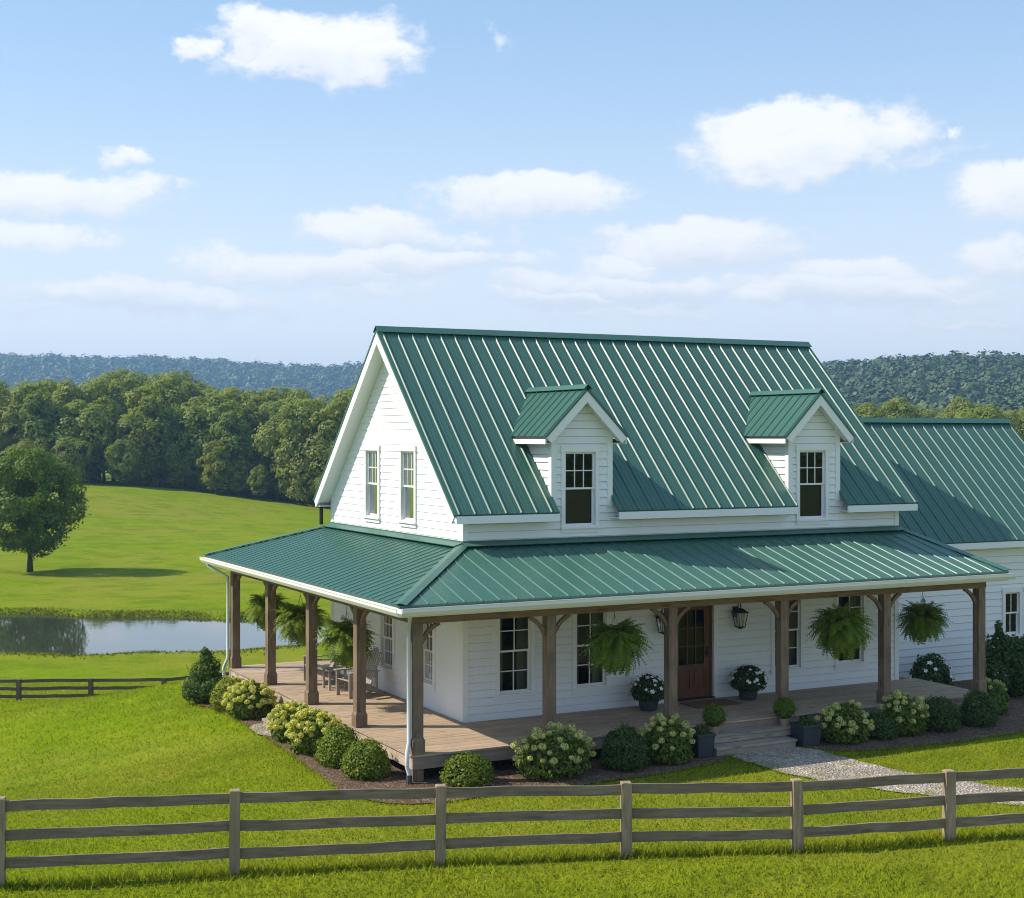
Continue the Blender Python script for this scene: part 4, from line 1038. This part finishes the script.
# flower heads: one mesh per kind shared by every bloom
def head_mesh(m, r, n, size, seed):
    rg = np.random.default_rng(seed); d = rg.normal(size=(n, 3)); d /= np.linalg.norm(d, axis=1)[:, None]
    c = d * np.array([r, r, r * .8]) * (.85 + .2 * rg.random((n, 1))); nr = d + rg.normal(size=(n, 3)) * .35; nr /= np.linalg.norm(nr, axis=1)[:, None]
    t = np.cross(nr, rg.normal(size=(n, 3))); t /= np.linalg.norm(t, axis=1)[:, None]; b = np.cross(nr, t); s = size
    return flat_mesh(np.stack([c - t * s, c + b * s, c + t * s, c - b * s], 1).reshape(-1, 3), m, 'flower_head')
HEADS = [head_mesh(M['head'], .07, 110, .016, i) for i in range(2)]; HEADSL = [head_mesh(M['head_lime'], .07, 110, .017, i + 5) for i in range(2)]
def hydrangea(x, y, rx, h, nh, label, lime=False, ry=None, group='hydrangeas round the porch'):
    r = shrub(x, y, rx * .94, h * .93, 'leaf_hyd', label, 'hydrangea', group, 'hydrangea', ry, 4200, .045)
    rn = random.Random(SEED[0]); ry = ry or rx; k = 0; put = []
    tries = 0
    while k < nh and tries < 4000:
        tries += 1
        a = rn.uniform(0, 6.283); e = math.asin(rn.uniform(-.05, 1)); q = rn.uniform(.9, 1.04)
        pnt = Vector((rx * math.cos(e) * math.cos(a) * q, ry * math.cos(e) * math.sin(a) * q, h * (.40 + .58 * math.sin(e) * q)))
        if any((pnt - o_).length < .115 for o_ in put): continue
        put.append(pnt); k += 1
        o = bpy.data.objects.new('flower_head', rn.choice(HEADSL if lime else HEADS)); COL.objects.link(o); o.parent = r
        o.location = pnt; s = rn.uniform(.7, 1.2); o.scale = (s, s, s); o.rotation_euler = (rn.uniform(-.4, .4), rn.uniform(-.4, .4), rn.uniform(0, 6))
    return r
GB = 'clipped boxwoods round the porch'
cone = [(0, 0, .30, .50, .50, .32), (.15, .1, .42, .36, .36, .3), (-.18, .05, .42, .36, .36, .3), (.05, -.2, .4, .36, .36, .3), (-.05, 0, .75, .33, .33, .28), (.1, .06, .84, .26, .26, .24), (.0, 0, 1.04, .18, .18, .2), (-.03, 0, 1.2, .10, .10, .14), (.3, -.1, .3, .28, .28, .24), (-.34, 0, .28, .26, .26, .24)]
shrub(-3.3, 7.6, .6, 1.25, 'leaf_dark', 'dark green conical shrub at the far end of the left bed beside the rear downspout', name='conical_shrub', lobes=cone, n=9000, size=.032)
shrub(-3.02, 6.35, .55, .78, 'leaf_yellow', 'yellow-green flowerless shrub next to the dark conical shrub', name='shrub', n=7000, size=.035)
hydrangea(-2.95, 5.25, .58, .82, 60, 'lime-blooming hydrangea just behind the side steps', True)
hydrangea(-2.92, 2.3, .52, .80, 55, 'lime-blooming hydrangea just in front of the side steps', True)
hydrangea(-2.9, 1.0, .58, .86, 60, 'pale lime-blooming hydrangea between the side-step hydrangea and the left-bed boxwoods', True)
shrub(-2.86, -.35, .50, .72, 'leaf_box', 'rounded boxwood in the left bed touching the lime hydrangea', 'boxwood', GB, 'boxwood', n=9000)
shrub(-2.78, -1.55, .50, .72, 'leaf_box', 'rounded boxwood in the left bed nearest the corner downspout', 'boxwood', GB, 'boxwood', n=9000)
shrub(-1.35, -2.98, .52, .60, 'leaf_box', 'low rounded boxwood in front of the deck between corner post and white hydrangea', 'boxwood', GB, 'boxwood', n=9000)
hydrangea(.38, -3.15, .86, .98, 50, 'wide cream-flowered hydrangea under the second front post', ry=.55)
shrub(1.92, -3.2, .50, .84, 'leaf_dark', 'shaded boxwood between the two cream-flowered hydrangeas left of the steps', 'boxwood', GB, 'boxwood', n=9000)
hydrangea(2.98, -3.1, .56, .94, 34, 'cream-flowered hydrangea beside the dark planter left of the front steps')
hydrangea(7.36, -3.2, .64, .86, 34, 'cream-flowered hydrangea beside the dark planter right of the front steps', ry=.5)
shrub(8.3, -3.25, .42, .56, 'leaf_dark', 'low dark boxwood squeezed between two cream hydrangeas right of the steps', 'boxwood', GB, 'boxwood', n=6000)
hydrangea(9.05, -3.15, .56, .92, 34, 'cream-flowered hydrangea under the fifth front post', ry=.5)
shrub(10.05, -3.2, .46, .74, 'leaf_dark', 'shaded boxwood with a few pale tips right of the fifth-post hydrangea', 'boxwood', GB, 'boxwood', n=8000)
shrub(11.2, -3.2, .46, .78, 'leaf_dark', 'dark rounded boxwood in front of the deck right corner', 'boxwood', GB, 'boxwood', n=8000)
hydrangea(12.5, -2.3, .42, .82, 16, 'small cream-flowered hydrangea beside the deck right corner')
big = [(0, 0, .55, .75, .7, .55), (.45, .2, .9, .5, .5, .5), (-.3, .1, 1.05, .42, .42, .5), (.1, -.3, .8, .5, .5, .5), (.5, -.1, 1.15, .35, .35, .3), (.05, .1, 1.15, .3, .3, .3), (-.42, 0, 1.35, .16, .16, .34), (-.45, .0, 1.68, .09, .09, .22), (.75, .1, .6, .45, .45, .45), (-.5, -.1, .55, .35, .35, .45)]
shrub(14.75, -.75, .8, 2.0, 'leaf_dark', 'large dark loose shrub beyond the right porch post with one tall shoot', name='large_shrub', lobes=big, n=9500, size=.05)
wh = shrub(13.3, .55, .58, .92, 'leaf_dark', 'dark shrub with white blooms between the deck edge and the wing wall', 'shrub', None, 'flowering_shrub', n=5200, size=.048)
FLW = []
def flower_mesh():
    rn = random.Random(2); mb = MB()
    for k in range(5):
        a = k * 1.2566; b = a + .55; c_ = a - .55
        mb.face((0, 0, 0), (.034 * math.cos(c_), .034 * math.sin(c_), .012), (.05 * math.cos(a), .05 * math.sin(a), .010), (.034 * math.cos(b), .034 * math.sin(b), .012))
    me = bpy.data.meshes.new('flower'); me.from_pydata(mb.v, [], mb.f); me.materials.append(M['white_petal']); return me
FM = flower_mesh()
def scatter_flowers(r, rx, h, n, z0=0, seed=1, sc=1.0):
    rn = random.Random(seed)
    for i in range(n):
        a = rn.uniform(0, 6.283); e = math.asin(rn.uniform(-.1, 1)); d = Vector((math.cos(e) * math.cos(a), math.cos(e) * math.sin(a), math.sin(e)))
        o = bpy.data.objects.new('flower', FM); COL.objects.link(o); o.parent = r
        o.location = (d.x * rx * 1.02, d.y * rx * 1.02, z0 + h * (.42 + .58 * d.z) * 1.02); o.rotation_euler = (d + Vector((0, 0, .3))).to_track_quat('Z', 'Y').to_euler(); s = sc * rn.uniform(.75, 1.15); o.scale = (s, s, s)
scatter_flowers(wh, .55, .92, 16, 0, 4, 1.5)

# potted petunias by the door
def flower_pot(x, y, label, seed):
    r = thing('flower_pot', (x, y, DK), label, 'flower pot', 'potted white flowers beside the front door')
    mb = MB(); mb.lathe([(0, 0), (.17, 0), (.19, .03), (.235, .26), (.255, .27), (.255, .31), (.225, .31), (.215, .27), (0, .26)], (0, 0), 24); mb.build('pot', M['planter'], r, base=(0, 0, 0), smooth=False).location = (0, 0, 0)
    lob = [(a[0], a[1], a[2] + .22, a[3], a[4], a[5]) for a in dome(.42, .42, .56, 8, seed)]
    leaf_obj('foliage', leaf_quads(lob, 3600, .035, seed, .4, .3), M['leaf_pot'], r).location = (0, 0, 0)
    scatter_flowers(r, .42, .56, 44, .22, seed)
    return r
flower_pot(4.14, -.62, 'dark pot of white flowers left of the front door', 31)
flower_pot(6.84, -.55, 'dark pot of white flowers right of the front door', 32)
# small topiary balls on the deck by the steps
def topiary(x, y, label, seed):
    r = thing('topiary', (x, y, DK - .172), label, 'potted plant', 'small round topiaries on the front steps')
    mb = MB(); mb.lathe([(0, 0), (.085, 0), (.115, .13), (.125, .13), (.125, .16), (.105, .16), (0, .14)], (0, 0), 16); mb.build('pot', M['clay'], r, base=(0, 0, 0)).location = (0, 0, 0)
    mb = MB(); mb.tube([(0, 0, .13), (0, 0, .26)], .015, 6); mb.build('stem', M['bark'], r, base=(0, 0, 0)).location = (0, 0, 0)
    leaf_obj('foliage', leaf_quads([(0, 0, .37, .225, .225, .215)], 3600, .02, seed, .4, .2), M['leaf_box'], r).location = (0, 0, 0)
topiary(4.42, -2.66, 'small round topiary in a clay pot on the left end of the front steps', 41)
topiary(6.24, -2.64, 'small round topiary in a clay pot on the right end of the front steps', 42)
# square planters on the ground
def planter(x, y, rz, s, h, label, seed):
    r = thing('planter', (x, y, .02), label, 'planter', 'dark planters beside the front steps')
    mb = MB(); a, b, t = s * .44, s * .5, .03
    mb.hexa([(-a, -a, 0), (a, -a, 0), (a, a, 0), (-a, a, 0), (-b, -b, h * .88), (b, -b, h * .88), (b, b, h * .88), (-b, b, h * .88)])
    b2 = b + .018
    for (x0, x1, y0, y1) in ((-b2, b2, -b2, -b2 + .05), (-b2, b2, b2 - .05, b2), (-b2, -b2 + .05, -b2 + .05, b2 - .05), (b2 - .05, b2, -b2 + .05, b2 - .05)): mb.box(x0, x1, y0, y1, h * .881, h)
    mb.build('box', M['planter'], r, base=(0, 0, 0), bevel=.008).location = (0, 0, 0)
    mb = MB(); mb.box(-b + .035, b - .035, -b + .035, b - .035, h * .882, h * .94); mb.build('soil', M['soil'], r, base=(0, 0, 0)).location = (0, 0, 0)
    leaf_obj('foliage', leaf_quads(dome(s * .42, s * .42, h * .5, 6, seed), 900, .026, seed, .5, .4) + np.array([0, 0, h * .85]), M['leaf_dark'], r).location = (0, 0, 0)
    r.rotation_euler.z = rz
planter(3.86, -2.98, .05, .42, .46, 'square charcoal planter with low greenery left of the front steps', 51)
planter(6.42, -3.12, -.04, .46, .44, 'square charcoal planter with a small plant right of the front steps', 52)

# hanging ferns
def fern_mesh(seed, R_=.6, n=330):
    rn = random.Random(seed); V = []
    for i in range(n):
        a = rn.uniform(0, 6.283); e = rn.uniform(-1.1, 1.45); ln = R_ * rn.uniform(.85, 1.2) * (1.12 - .22 * max(0, e)); d = Vector((math.cos(a), math.sin(a), 0)); side = Vector((-math.sin(a), math.cos(a), 0))
        p = Vector((d.x * .07, d.y * .07, .02)); ang = e; st = 13; seg = ln / st
        curl = rn.uniform(.05, .125) * (1 + max(0, e) * .3)
        for k in range(st):
            dirv = d * math.cos(ang) + Vector((0, 0, math.sin(ang))); q = p + dirv * seg; t = k / st
            wl_ = (.078 * math.sin(math.pi * min(1, (t * .82 + .16))) + .012) * R_ / .6
            for s_ in (-1, 1):
                m0 = p + side * (s_ * .003); tip = p + side * (s_ * wl_) + dirv * (wl_ * .5) + Vector((0, 0, -wl_ * rn.uniform(.1, .5))); wv = dirv * (seg * .8)
                V += [m0, m0 + wv, tip + wv * .3, tip]
            p = q; ang -= curl * rn.uniform(.6, 1.4)
    return np.array([tuple(v) for v in V])
def fern(x, y, z, ztop_, sc, label, seed):
    r = thing('hanging_fern', (x, y, z), label, 'hanging fern', 'hanging ferns under the porch eaves')
    me = flat_mesh(fern_mesh(seed, .6 * sc), M['fern'], 'fronds'); o = link('fronds', me, r, wl(r)); o.location = (0, 0, 0)
    mb = MB(); mb.lathe([(0, -.2 * sc), (.09 * sc, -.19 * sc), (.16 * sc, -.05 * sc), (.17 * sc, .02 * sc), (.15 * sc, .02 * sc), (0, -.02 * sc)], (0, 0), 16); mb.build('basket', M['planter'], r, base=(0, 0, 0)).location = (0, 0, 0)
    mb = MB(); hz = min(.55, ztop_ - z - .1)
    for k in range(3):
        a = k * 2.094; mb.tube([(.16 * sc * math.cos(a), .16 * sc * math.sin(a), .01), (0, 0, hz)], .004, 4)
    mb.tube([(0, 0, hz), (0, 0, ztop_ - z)], .006, 4); mb.build('hanger', M['black'], r, base=(0, 0, 0)).location = (0, 0, 0)
zt = ZB0 + .02
fern(2.24, FY, g(1.86), zt, 1.04, 'hanging fern in front of the window between the second and third front posts', 71)
fern(8.0, FY, g(1.82), zt, 1.08, 'hanging fern between the fourth and fifth front posts', 72)
fern(10.9, -1.75, g(1.76), ZG - .2, .9, 'smaller hanging fern between the two rightmost front posts', 73)
fern(-1.62, 2.5, g(1.58), ZG - .2, 1.0, 'sunlit hanging fern on the side porch nearest the corner', 74)
fern(-1.62, 5.55, g(1.64), ZG - .2, .98, 'sunlit hanging fern in the middle of the side porch', 75)
fern(-1.5, 8.5, g(1.62), ZG - .2, .9, 'hanging fern at the far end of the side porch', 76)

# door mat
mb = MB(); mb.box(5.15, 6.35, -1.02, -.32, DK + .004, DK + .022); tag(mb.build('door_mat', M['mat'], bevel=.004), 'brown coir mat in front of the wooden door', 'door mat')

# porch chairs (facing the yard, -x)
def chair():
    r = thing('adirondack_chair', (0, 0, 0), 'chair', 'chair', 'grey wooden chairs on the side porch')
    mb = MB()                                                     # local: front = -x
    for i in range(6):
        x = -.32 + i * .1; z = .38 - .022 * i; mb.obox((x, -.27, z), (.088, 0, -.019), (0, .54, 0), (0, 0, .022))
    mb.build('seat', M['chair'], r, base=(0, 0, 0)).location = (0, 0, 0)
    mb = MB(); n = 7; dirv = Vector((.36, 0, .93)).normalized(); nv = Vector((.93, 0, -.36)).normalized() * .02
    for i in range(n):
        t = (i - (n - 1) / 2) / ((n - 1) / 2); ln = .86 - .2 * t * t; y0 = t * .21; y1 = t * .29
        a = Vector((.24, y0 - .031, .26)); b = a + dirv * ln + Vector((0, y1 - y0 - .006, 0))
        mb.hexa([a, a + Vector((0, .062, 0)), a + Vector((0, .062, 0)) + nv, a + nv, b, b + Vector((0, .074, 0)), b + Vector((0, .074, 0)) + nv, b + nv])
    for zz in (.2, .6):
        c = Vector((.24, -.28, .26)) + dirv * zz + nv; mb.obox(c, (0, .56, 0), dirv * .06, nv)
    mb.build('backrest', M['chair'], r, base=(0, 0, 0)).location = (0, 0, 0)
    for s in (-1, 1):
        mb = MB(); y = s * .33; mb.box(-.36, .42, y - .075, y + .075, .57, .592); mb.build('armrest', M['chair'], r, base=(0, 0, 0)).location = (0, 0, 0)
        mb = MB(); mb.box(-.34, -.25, y - .018 - s * .03, y + .018 - s * .03, 0, .569); mb.build('leg', M['chair'], r, base=(0, 0, 0)).location = (0, 0, 0)
        mb = MB(); yy = y - s * .07
        mb.hexa([(-.25, yy - .015, .3), (-.25, yy + .015, .3), (-.25, yy + .015, .4), (-.25, yy - .015, .4), (.55, yy - .015, .0), (.55, yy + .015, .0), (.62, yy + .015, .08), (.62, yy - .015, .08)])
        mb.box(.34, .41, yy - .017 + s * .035, yy + .017 + s * .035, .14, .569); mb.build('leg', M['chair'], r, base=(0, 0, 0)).location = (0, 0, 0)
    return r
c1 = chair(); c1.location = (-.85, 3.95, DK); c1.rotation_euler.z = R(8); c1['label'] = 'grey slatted chair on the side porch nearer the house corner'
c2 = copy_tree(c1); c2.location = (-.95, 6.1, DK); c2.rotation_euler.z = R(-14); c2['label'] = 'grey slatted chair on the side porch farther from the corner'
tb = thing('side_table', (-.95, 5.05, DK), 'small low wooden table between the two porch chairs', 'table')
mb = MB()
for i in range(5): mb.box(-.22 + i * .09, -.22 + i * .09 + .082, -.24, .24, .45, .475)
mb.build('table_top', M['chair'], tb, base=(0, 0, 0)).location = (0, 0, 0)
for sx in (-1, 1):
    for sy in (-1, 1):
        mb = MB(); mb.box(sx * .19 - .025, sx * .19 + .025, sy * .2 - .025, sy * .2 + .025, 0, .449); mb.build('leg', M['chair'], tb, base=(0, 0, 0)).location = (0, 0, 0)

# ------------------------------------------------------------------ fences
def rail(name, a, b, hgt, th, m, parent):
    """board from a to b (centre points), local x along it"""
    a, b = Vector(a), Vector(b); d = b - a; ln = d.length
    mb = MB(); n = 6; rn = random.Random(int(abs(a.x * 131 + a.z * 977)) % 9999); prev = None
    for i in range(n + 1):
        x = ln * i / n; dz = rn.uniform(-.011, .011); dy = rn.uniform(-.008, .008)
        cur = [(x, -th / 2 + dy, -hgt / 2 + dz), (x, th / 2 + dy, -hgt / 2 + dz), (x, th / 2 + dy, hgt / 2 + dz), (x, -th / 2 + dy, hgt / 2 + dz)]
        bb = len(mb.v); mb.v += cur
        if prev is not None:
            for k in range(4): mb.f.append((prev + k, prev + (k + 1) % 4, bb + (k + 1) % 4, bb + k))
        else: mb.f.append((bb, bb + 1, bb + 2, bb + 3))
        prev = bb
    mb.f.append((prev + 3, prev + 2, prev + 1, prev))
    me = bpy.data.meshes.new(name); me.from_pydata(mb.v, [], mb.f); me.update(); me.materials.append(m)
    o = link(name, me, parent, a); o.rotation_euler = d.to_track_quat('X', 'Z').to_euler()
    return o
def fence(posts, label, w_, rails, mz, mx, rh, rt, ext=.0, seed=1):
    """posts: (x, y, z ground, height)"""
    rn = random.Random(seed); p0 = posts[0]
    r = thing('rail_fence', (p0[0], p0[1], p0[2]), label, 'fence')
    for i, (x, y, z, h) in enumerate(posts):
        a, b = posts[max(0, i - 1)], posts[min(len(posts) - 1, i + 1)]; ang = math.atan2(b[1] - a[1], b[0] - a[0])
        mb = MB(); hw = w_ / 2; tilt = (rn.uniform(-.012, .012), rn.uniform(-.012, .012))
        def sq(zz, k=1): return [(-hw * k + tilt[0] * zz, -hw * k + tilt[1] * zz, zz), (hw * k + tilt[0] * zz, -hw * k + tilt[1] * zz, zz), (hw * k + tilt[0] * zz, hw * k + tilt[1] * zz, zz), (-hw * k + tilt[0] * zz, hw * k + tilt[1] * zz, zz)]
        mb.hexa(sq(-.3, 1.04) + sq(h - .015)); mb.hexa(sq(h - .0149) + sq(h, .88))
        me = bpy.data.meshes.new('post'); me.from_pydata(mb.v, [], mb.f); me.update(); me.materials.append(mz)
        o = link('post', me, r, (x, y, z)); o.rotation_euler.z = ang
        if i + 1 < len(posts):
            x2, y2, z2, h2 = posts[i + 1]; d = Vector((x2 - x, y2 - y, 0)).normalized() * (w_ / 2 - .01)
            for q in rails:
                j = rn.uniform(-.012, .012)
                rail('rail', (x + d.x, y + d.y, z + h * q + j), (x2 - d.x, y2 - d.y, z2 + h2 * q + rn.uniform(-.012, .012)), rh, rt, mx, r)
    return r
fp = [(-16.4, -3.55, 1.25), (-13.2, -4.52, 1.26), (-9.98, -5.5, 1.27), (-6.81, -6.43, 1.25), (-3.91, -7.37, 1.19), (-1.2, -8.3, 1.14), (1.31, -9.29, 1.13), (3.85, -9.91, 1.12), (6.5, -10.75, 1.12), (9.1, -11.55, 1.12)]
fence([(x, y, tz(x, y), h) for x, y, h in fp], 'weathered grey three-rail fence across the foreground lawn', .155, (.90, .57, .25), M['fence_z'], M['fence_x'], .15, .045, seed=4)
bp = []
for px, py in ((-125, 706.2), (-53, 703.8), (19, 700.9), (91, 697.2), (164, 693.4), (236, 689.6)):
    uu = (px - 512) / F * 46.5; x, y = to_xy(uu, 46.5); z = 0
    bp.append((x, y, z, .68))
bp = [(x, y, tz(x, y), h) for x, y, z, h in bp]
fence(bp, 'small dark three-rail fence at the far side of the lawn before the pond', .13, (.91, .55, .2), M['fencefar_z'], M['fencefar_x'], .10, .04, seed=9)

# ------------------------------------------------------------------ grass
def inside(P, poly):
    x, y = P[:, 0], P[:, 1]; r = np.zeros(len(P), bool); n = len(poly)
    for i in range(n):
        (x0, y0), (x1, y1) = poly[i], poly[(i + 1) % n]
        if y0 == y1: continue
        c = ((y0 > y) != (y1 > y)) & (x < (x1 - x0) * (y - y0) / (y1 - y0) + x0); r ^= c
    return r
def blades(P, hgt, wid, lean, seed):
    rg = np.random.default_rng(seed); n = len(P); a = rg.random(n) * 6.283; h = hgt * (.5 + .9 * rg.random(n)); 
    s = np.stack([np.cos(a), np.sin(a), np.zeros(n)], 1) * (wid * (.6 + .8 * rg.random(n)))[:, None]
    l = rg.normal(size=(n, 3)) * lean; l[:, 2] = 0; tip = P + l * h[:, None] + np.stack([np.zeros(n), np.zeros(n), h], 1)
    return np.stack([P - s, P + s, tip], 1).reshape(-1, 3)
def region(n, u0, u1, w0, w1, seed, margin=.1):
    rg = np.random.default_rng(seed); u = rg.uniform(u0, u1, n); w_ = rg.uniform(w0, w1, n); k = np.abs(u) < w_ * .46 + 1.0; u, w_ = u[k], w_[k]
    x, y = to_xy(u, w_); P = np.stack([x, y, terrain_uw(u, w_)], 1)
    bad = inside(P, BEDp) | inside(P, BEDRp) | inside(P, PATHp) | ((x > -2.3) & (x < 20) & (y > -2.6) & (y < 9.5)) | ((x > -3.4) & (x < -2.2) & (y > 2.85) & (y < 4.3))
    return P[~bad]
parts = []
P = region(100000, -13, 14, 16.0, 22.0, 1)
# unmown foreground in front of the fence line
fx = np.interp(P[:, 0], [q[0] for q in fp], [q[1] for q in fp]); k = P[:, 1] < fx + .25
parts.append(blades(P[k], .07, .0095, .8, 2)); parts.append(blades(P[~k], .05, .006, .6, 3))
P2 = region(200000, -13, 14, 22.0, 31, 4); parts.append(blades(P2, .042, .007, .6, 5))
P3 = region(190000, -27, 16, 31, 58, 6); parts.append(blades(P3, .05, .011, .6, 7))
rg = np.random.default_rng(11)
# taller tufts along the fence line
n = 9000; i = rg.integers(0, len(fp) - 1, n); t = rg.random(n); fa = np.array(fp)[:, :2]
Q = fa[i] + (fa[i + 1] - fa[i]) * t[:, None] + rg.normal(size=(n, 2)) * .13; Q = np.concatenate([Q, np.zeros((n, 1))], 1); Q = Q[~inside(Q, PATHp)]
parts.append(blades(Q, .13, .007, .5, 12))
for poly in (BEDp, PATHp, BEDRp):
    pa = np.array(poly); n = len(pa) * 30; i = rg.integers(0, len(pa), n); t_ = rg.random(n)
    Q = pa[i] + (pa[(i + 1) % len(pa)] - pa[i]) * t_[:, None] + rg.normal(size=(n, 2)) * .045
    Q = np.concatenate([Q, np.zeros((n, 1))], 1); k = ~((Q[:, 0] > -2.3) & (Q[:, 0] < 20) & (Q[:, 1] > -3.3) & (Q[:, 1] < 9.5)); Q = Q[k]
    Q[:, 2] = terrain_uw(*to_uw(Q[:, 0], Q[:, 1])); parts.append(blades(Q, .055, .008, .9, 13))
me = np_mesh('lawn_grass', np.concatenate(parts), 3); me.materials.append(M['grass'])
tag(link('lawn_grass', me), 'bright green grass of the mown lawn and longer verge', 'grass', kind='stuff')
# rough grass round the pond
n = 42000; a = rg.random(n) * 6.283; q = 1.0 + np.abs(rg.normal(size=n)) * .07
wob = 1.0
u = POND_C[0] + POND_A * q * np.cos(a); w_ = POND_C[1] + POND_B * (1 + .05 * np.sin(u * .35) + .04 * np.sin(u * .9 + 1)) * q * np.sin(a)
x, y = to_xy(u, w_); zt_ = terrain_uw(u, w_); k = (zt_ > WATER_Z - .08) & (np.sin(u * 1.7 + w_) + np.sin(u * .61 + 2) + .6 * rg.normal(size=n) > -1.4) & ~((x > -2.4) & (x < 20) & (y > -2.6) & (y < 9.5))
P = np.stack([x, y, zt_], 1)[k]
me = np_mesh('bank_grass', blades(P, .10, .035, .8, 8), 3); me.materials.append(M['reed'])
tag(link('bank_grass', me), 'rough uncut grass fringing the pond bank', 'grass', kind='stuff')

# ------------------------------------------------------------------ haze: the air between here and the hills
hz = bpy.data.materials.new('haze'); hz.use_nodes = True; t = NT(hz.node_tree); t.n.clear()
o_ = t.new('ShaderNodeOutputMaterial'); v_ = t.new('ShaderNodeVolumePrincipled')
v_.inputs['Color'].default_value = (.36, .64, 1, 1); v_.inputs['Density'].default_value = .00029; v_.inputs['Anisotropy'].default_value = .2
t.l.new(v_.outputs[0], o_.inputs['Volume'])
mb = MB(); c = [to_xy(u, w_) for u, w_ in ((-2100, -300), (2100, -300), (2100, 2950), (-2100, 2950))]
mb.hexa([(x, y, -8) for x, y in c] + [(x, y, 160) for x, y in c])
tag(mb.build('haze', hz), 'pale summer haze in the air over the valley', 'haze', kind='stuff')
